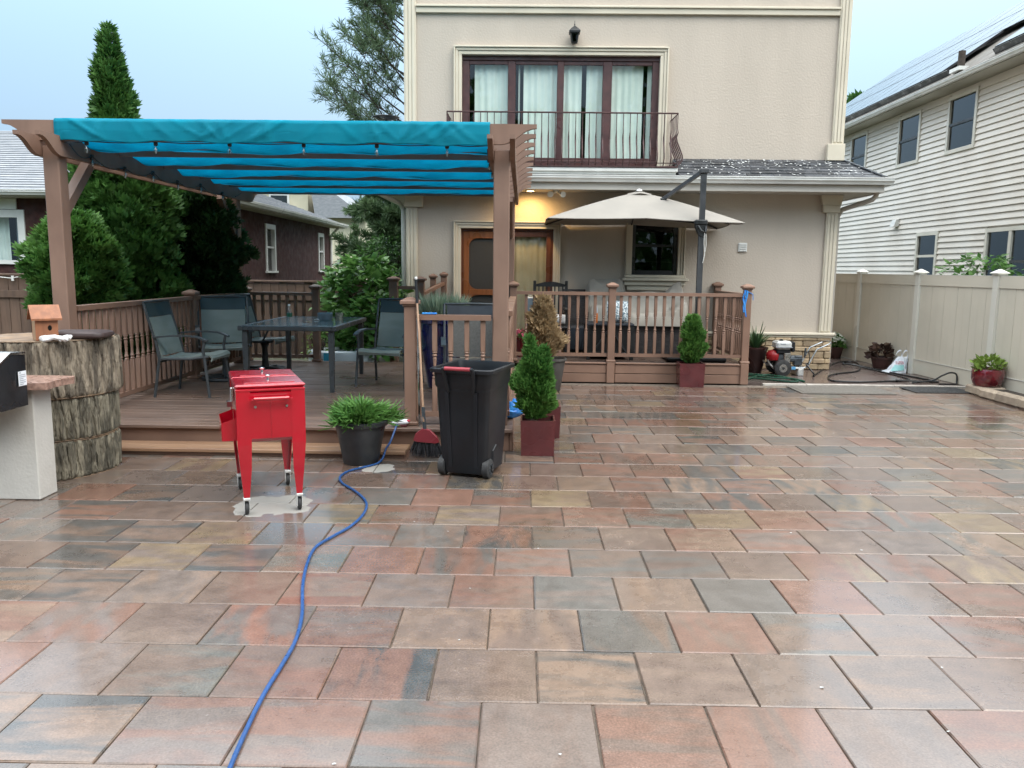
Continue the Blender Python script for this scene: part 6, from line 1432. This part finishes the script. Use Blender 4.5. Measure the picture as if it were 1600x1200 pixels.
# blue power cord across the pavers
cord_pts = smooth_path([(-.86, 2.05, .0105), (-.895, 2.27, .0105), (-.919, 2.511, .0105), (-.933, 2.737, .0105), (-.932, 2.953, .0105), (-.938, 3.173, .0105), (-.98, 3.424, .0105), (-1.067, 3.753, .0105), (-1.125, 4.055, .0105), (-1.144, 4.301, .0105), (-1.091, 4.488, .0105), (-1.027, 4.679, .0105), (-.998, 4.925, .0105), (-1.03, 5.178, .0105), (-1.153, 5.436, .0105), (-1.295, 5.648, .0105), (-1.352, 5.826, .0105), (-1.325, 6.0, .0105), (-1.24, 6.12, .0105), (-1.15, 6.25, .012), (-1.125, 6.38, .03), (-1.12, 6.50, .078), (-1.105, 6.62, .105), (-1.085, 6.715, .175), (-1.072, 6.77, .222), (-1.06, 6.83, .225)], 6)
o = MB().tube(cord_pts, .0085, 8).build('power_cord', 'cord_blue', smooth=True, loc=(-1.0, 4, 0)); tag(o, 'blue power cord snaking across the pavers to the deck edge', 'cord')

# ================================================================ PRESSURE WASHER, HOSES, BAG
pw = thing('pressure_washer', 'wheeled petrol pressure washer with white tank at the stone corner', 'pressure washer', (4.1, 12.25, .004))
Z = .004
for y in (12.08, 12.50):
    wl = MB().tube([(3.95, y-.035, Z+.125), (3.95, y-.028, Z+.125), (3.95, y+.028, Z+.125), (3.95, y+.035, Z+.125)], [.105, .125, .125, .105], 24).build('wheel', 'rubber', pw, True)
    MB().tube([(3.95, y-.040, Z+.125), (3.95, y-.036, Z+.125)], .062, 18).build('rim', 'steel', wl)
    MB().tube([(3.95, y-.043, Z+.125), (3.95, y-.0405, Z+.125)], .022, 12).build('hub', 'rubber', wl)
for y in (12.14, 12.44):
    MB().tube([(3.73, y, Z+.245), (3.77, y, Z+.18), (3.82, y, Z+.13), (3.95, y, Z+.12), (4.28, y, Z+.12), (4.35, y, Z+.155), (4.43, y, Z+.33), (4.47, y, Z+.41), (4.66, y, Z+.50)], .014, 8).build('frame_tube', 'steel', pw, True)
MB().tube([(4.66, 12.14, Z+.50), (4.70, 12.2, Z+.52), (4.70, 12.38, Z+.52), (4.66, 12.44, Z+.50)], .015, 8).build('handle', 'steel', pw, True)
MB().box(3.88, 4.30, 12.15, 12.43, Z+.13, Z+.142).build('deck_plate', 'steel', pw)
MB().box(4.20, 4.29, 12.125, 12.45, Z+.0, Z+.115, .01).build('foot', 'chrome_white', pw); MB().box(4.03, 4.16, 12.118, 12.126, Z+.10, Z+.145).build('decal', 'label_blue', pw); MB().box(4.05, 4.10, 12.116, 12.1175, Z+.113, Z+.132).build('decal_print', 'paper_white', pw)
MB().lathe([(.05, -.08), (.095, -.07), (.105, -.02), (.105, .03), (.07, .07), (.03, .085)], (3.86, 12.28, Z+.30), 18).build('recoil_cover', 'engine_red', pw, True)
MB().box(3.90, 4.08, 12.19, 12.38, Z+.143, Z+.33, .02).build('engine_block', 'pump_dark', pw); MB().box(3.99, 4.09, 12.165, 12.195, Z+.20, Z+.35, .01).build('muffler', 'steel', pw)
tk = MB().box(3.86, 4.10, 12.14, 12.40, Z+.40, Z+.525, .03).build('fuel_tank', 'tank_white', pw); MB().lathe([(.03, 0), (.03, .018), (.02, .024)], (3.97, 12.28, Z+.525), 12).build('tank_cap', 'black_plastic', tk); MB().box(3.855, 4.105, 12.135, 12.405, Z+.43, Z+.437).build('tank_seam', 'print_grey', tk)
MB().box(3.92, 4.0, 12.137, 12.1385, Z+.475, Z+.49).build('tank_print', 'print_grey', tk)
MB().box(4.10, 4.15, 12.16, 12.38, Z+.36, Z+.52, .015).build('air_filter', 'black_plastic', pw); MB().box(3.88, 4.09, 12.17, 12.38, Z+.335, Z+.395, .01).build('shroud', 'black_plastic', pw)
MB().tube([(4.09, 12.27, Z+.25), (4.29, 12.27, Z+.25)], .055, 12).box(4.17, 4.29, 12.22, 12.33, Z+.15, Z+.30, .01).build('pump', 'pump_dark', pw)
MB().tube([(4.29, 12.13, Z+.28), (4.29, 12.125, Z+.36), (4.295, 12.12, Z+.43)], [.011, .014, .016], 8).build('spray_gun', 'pump_dark', pw)
MB().tube([(4.30, 12.13, Z+.36), (4.34, 12.12, Z+.38), (4.36, 12.11, Z+.28), (4.34, 12.10, Z+.18), (4.30, 12.12, Z+.20)], .008, 6).build('hose_tail', 'hose_black', pw, True)
o = MB().tube(smooth_path([(4.31, 12.11, .19), (4.40, 12.02, .06), (4.455, 12.15, .016), (5.0, 13.137, .016), (5.552, 14.02, .016), (5.86, 14.066, .016), (5.70, 13.483, .016), (5.368, 12.758, .016), (4.922, 12.398, .018), (4.651, 12.071, .018), (4.507, 11.567, .016), (4.835, 11.465, .016), (5.345, 11.58, .016), (5.703, 11.749, .016), (5.762, 12.181, .016), (5.70, 12.963, .016), (5.60, 13.471, .03), (5.512, 13.637, .03), (5.64, 13.95, .016), (5.74, 13.242, .016), (5.90, 12.316, .016), (6.05, 11.653, .016), (5.95, 11.576, .016), (5.442, 11.589, .034)], 8), .0125, 7).build('pressure_hose', 'hose_black', smooth=True, loc=(5, 12, 0)); tag(o, 'long black pressure hose lying in loops on the concrete apron', 'hose')
o = MB().tube(smooth_path([(5.62, 11.48, .014), (5.88, 11.45, .05), (6.02, 11.43, .13), (6.12, 11.42, .172), (6.205, 11.41, .15), (6.215, 11.40, .05), (6.18, 11.38, .014), (5.95, 11.37, .014)], 8), .012, 7).build('black_cable', 'hose_black', smooth=True, loc=(6, 11.4, 0)); tag(o, 'black cable end standing up in an arch at the foot of the vinyl fence', 'cable')
o = MB().tube(smooth_path([(3.40, 12.238, .018), (3.70, 12.08, .018), (3.924, 11.913, .018), (3.977, 11.45, .018), (3.789, 11.42, .018), (3.516, 11.662, .018), (3.30, 11.789, .018), (3.426, 12.008, .02), (3.613, 11.672, .038), (3.952, 11.568, .034), (4.053, 11.42, .018), (3.879, 11.629, .04), (3.651, 11.958, .036), (3.28, 11.60, .018)], 8), .014, 7).build('garden_hose', 'hose_green', smooth=True, loc=(3.6, 11.8, 0)); tag(o, 'dark green garden hose coiled beside the deck corner', 'hose')
bg_ = thing('carrier_bag', 'white plastic carrier bag with red print slumped against the vinyl fence', 'bag', (5.98, 12.75, .004))
rs = np.random.default_rng(6); rings = []
for i in range(13):
    k = i/12; w_ = .155*(1-.50*k**1.1); d_ = .10*(1-.75*k)+.006; cx = 5.965+.085*k; ring = []
    for j in range(36):
        a = 2*math.pi*j/36; f = 1+.07*math.sin(7*a+5*k)+.05*math.sin(13*a-8*k); ring.append((cx+w_*f*math.cos(a)-(.07 if math.cos(a) < -.6 and k < .12 else 0), 12.74+d_*f*math.sin(a), .005+.245*k+.012*math.sin(3*a+1)*k))
    rings.append(ring)
MB().loft(rings).build('sack', 'bag_white', bg_, True)
for x0, w_ in ((5.985, .055), (6.085, .05)):
    MB().sheet(lambda u, v: ((x0+w_*math.cos(math.pi*(1-u))*(1-.15*v)+.02*math.sin(math.pi*u), 12.735+.006*v, .235+.125*math.sin(math.pi*u)+(v-.5)*.022), (0, 1, 0)), 12, 2, .004).build('handle_loop', 'bag_white', bg_, True)
MB().sheet(lambda u, v: ((5.965+.035*v-.12*(1-.3*v)+.225*(1-.3*v)*u, 12.74-(.104-.030*v)*math.sin(math.pi*(.15+.7*u))**.6-.006, .035+.095*v+.02*u*(1-v)), (0, 1, 0)), 10, 4, .002).build('teal_print', 'bag_teal', bg_, True)
fc = bpy.data.curves.new('txt', 'FONT'); fc.body = 'SUPER'; fc.size = .062; fc.extrude = .001; fo = bpy.data.objects.new('txt', fc); COL.objects.link(fo)
dg = bpy.context.evaluated_depsgraph_get(); tm = bpy.data.meshes.new_from_object(fo.evaluated_get(dg)); bpy.data.objects.remove(fo, do_unlink=True)
tm.materials.clear(); tm.materials.append(MATS['print_red']); lt_ = put('lettering', tm, bg_, (5.905, 12.640, .152), (R(78), 0, R(2)), (.78, 1, 1))
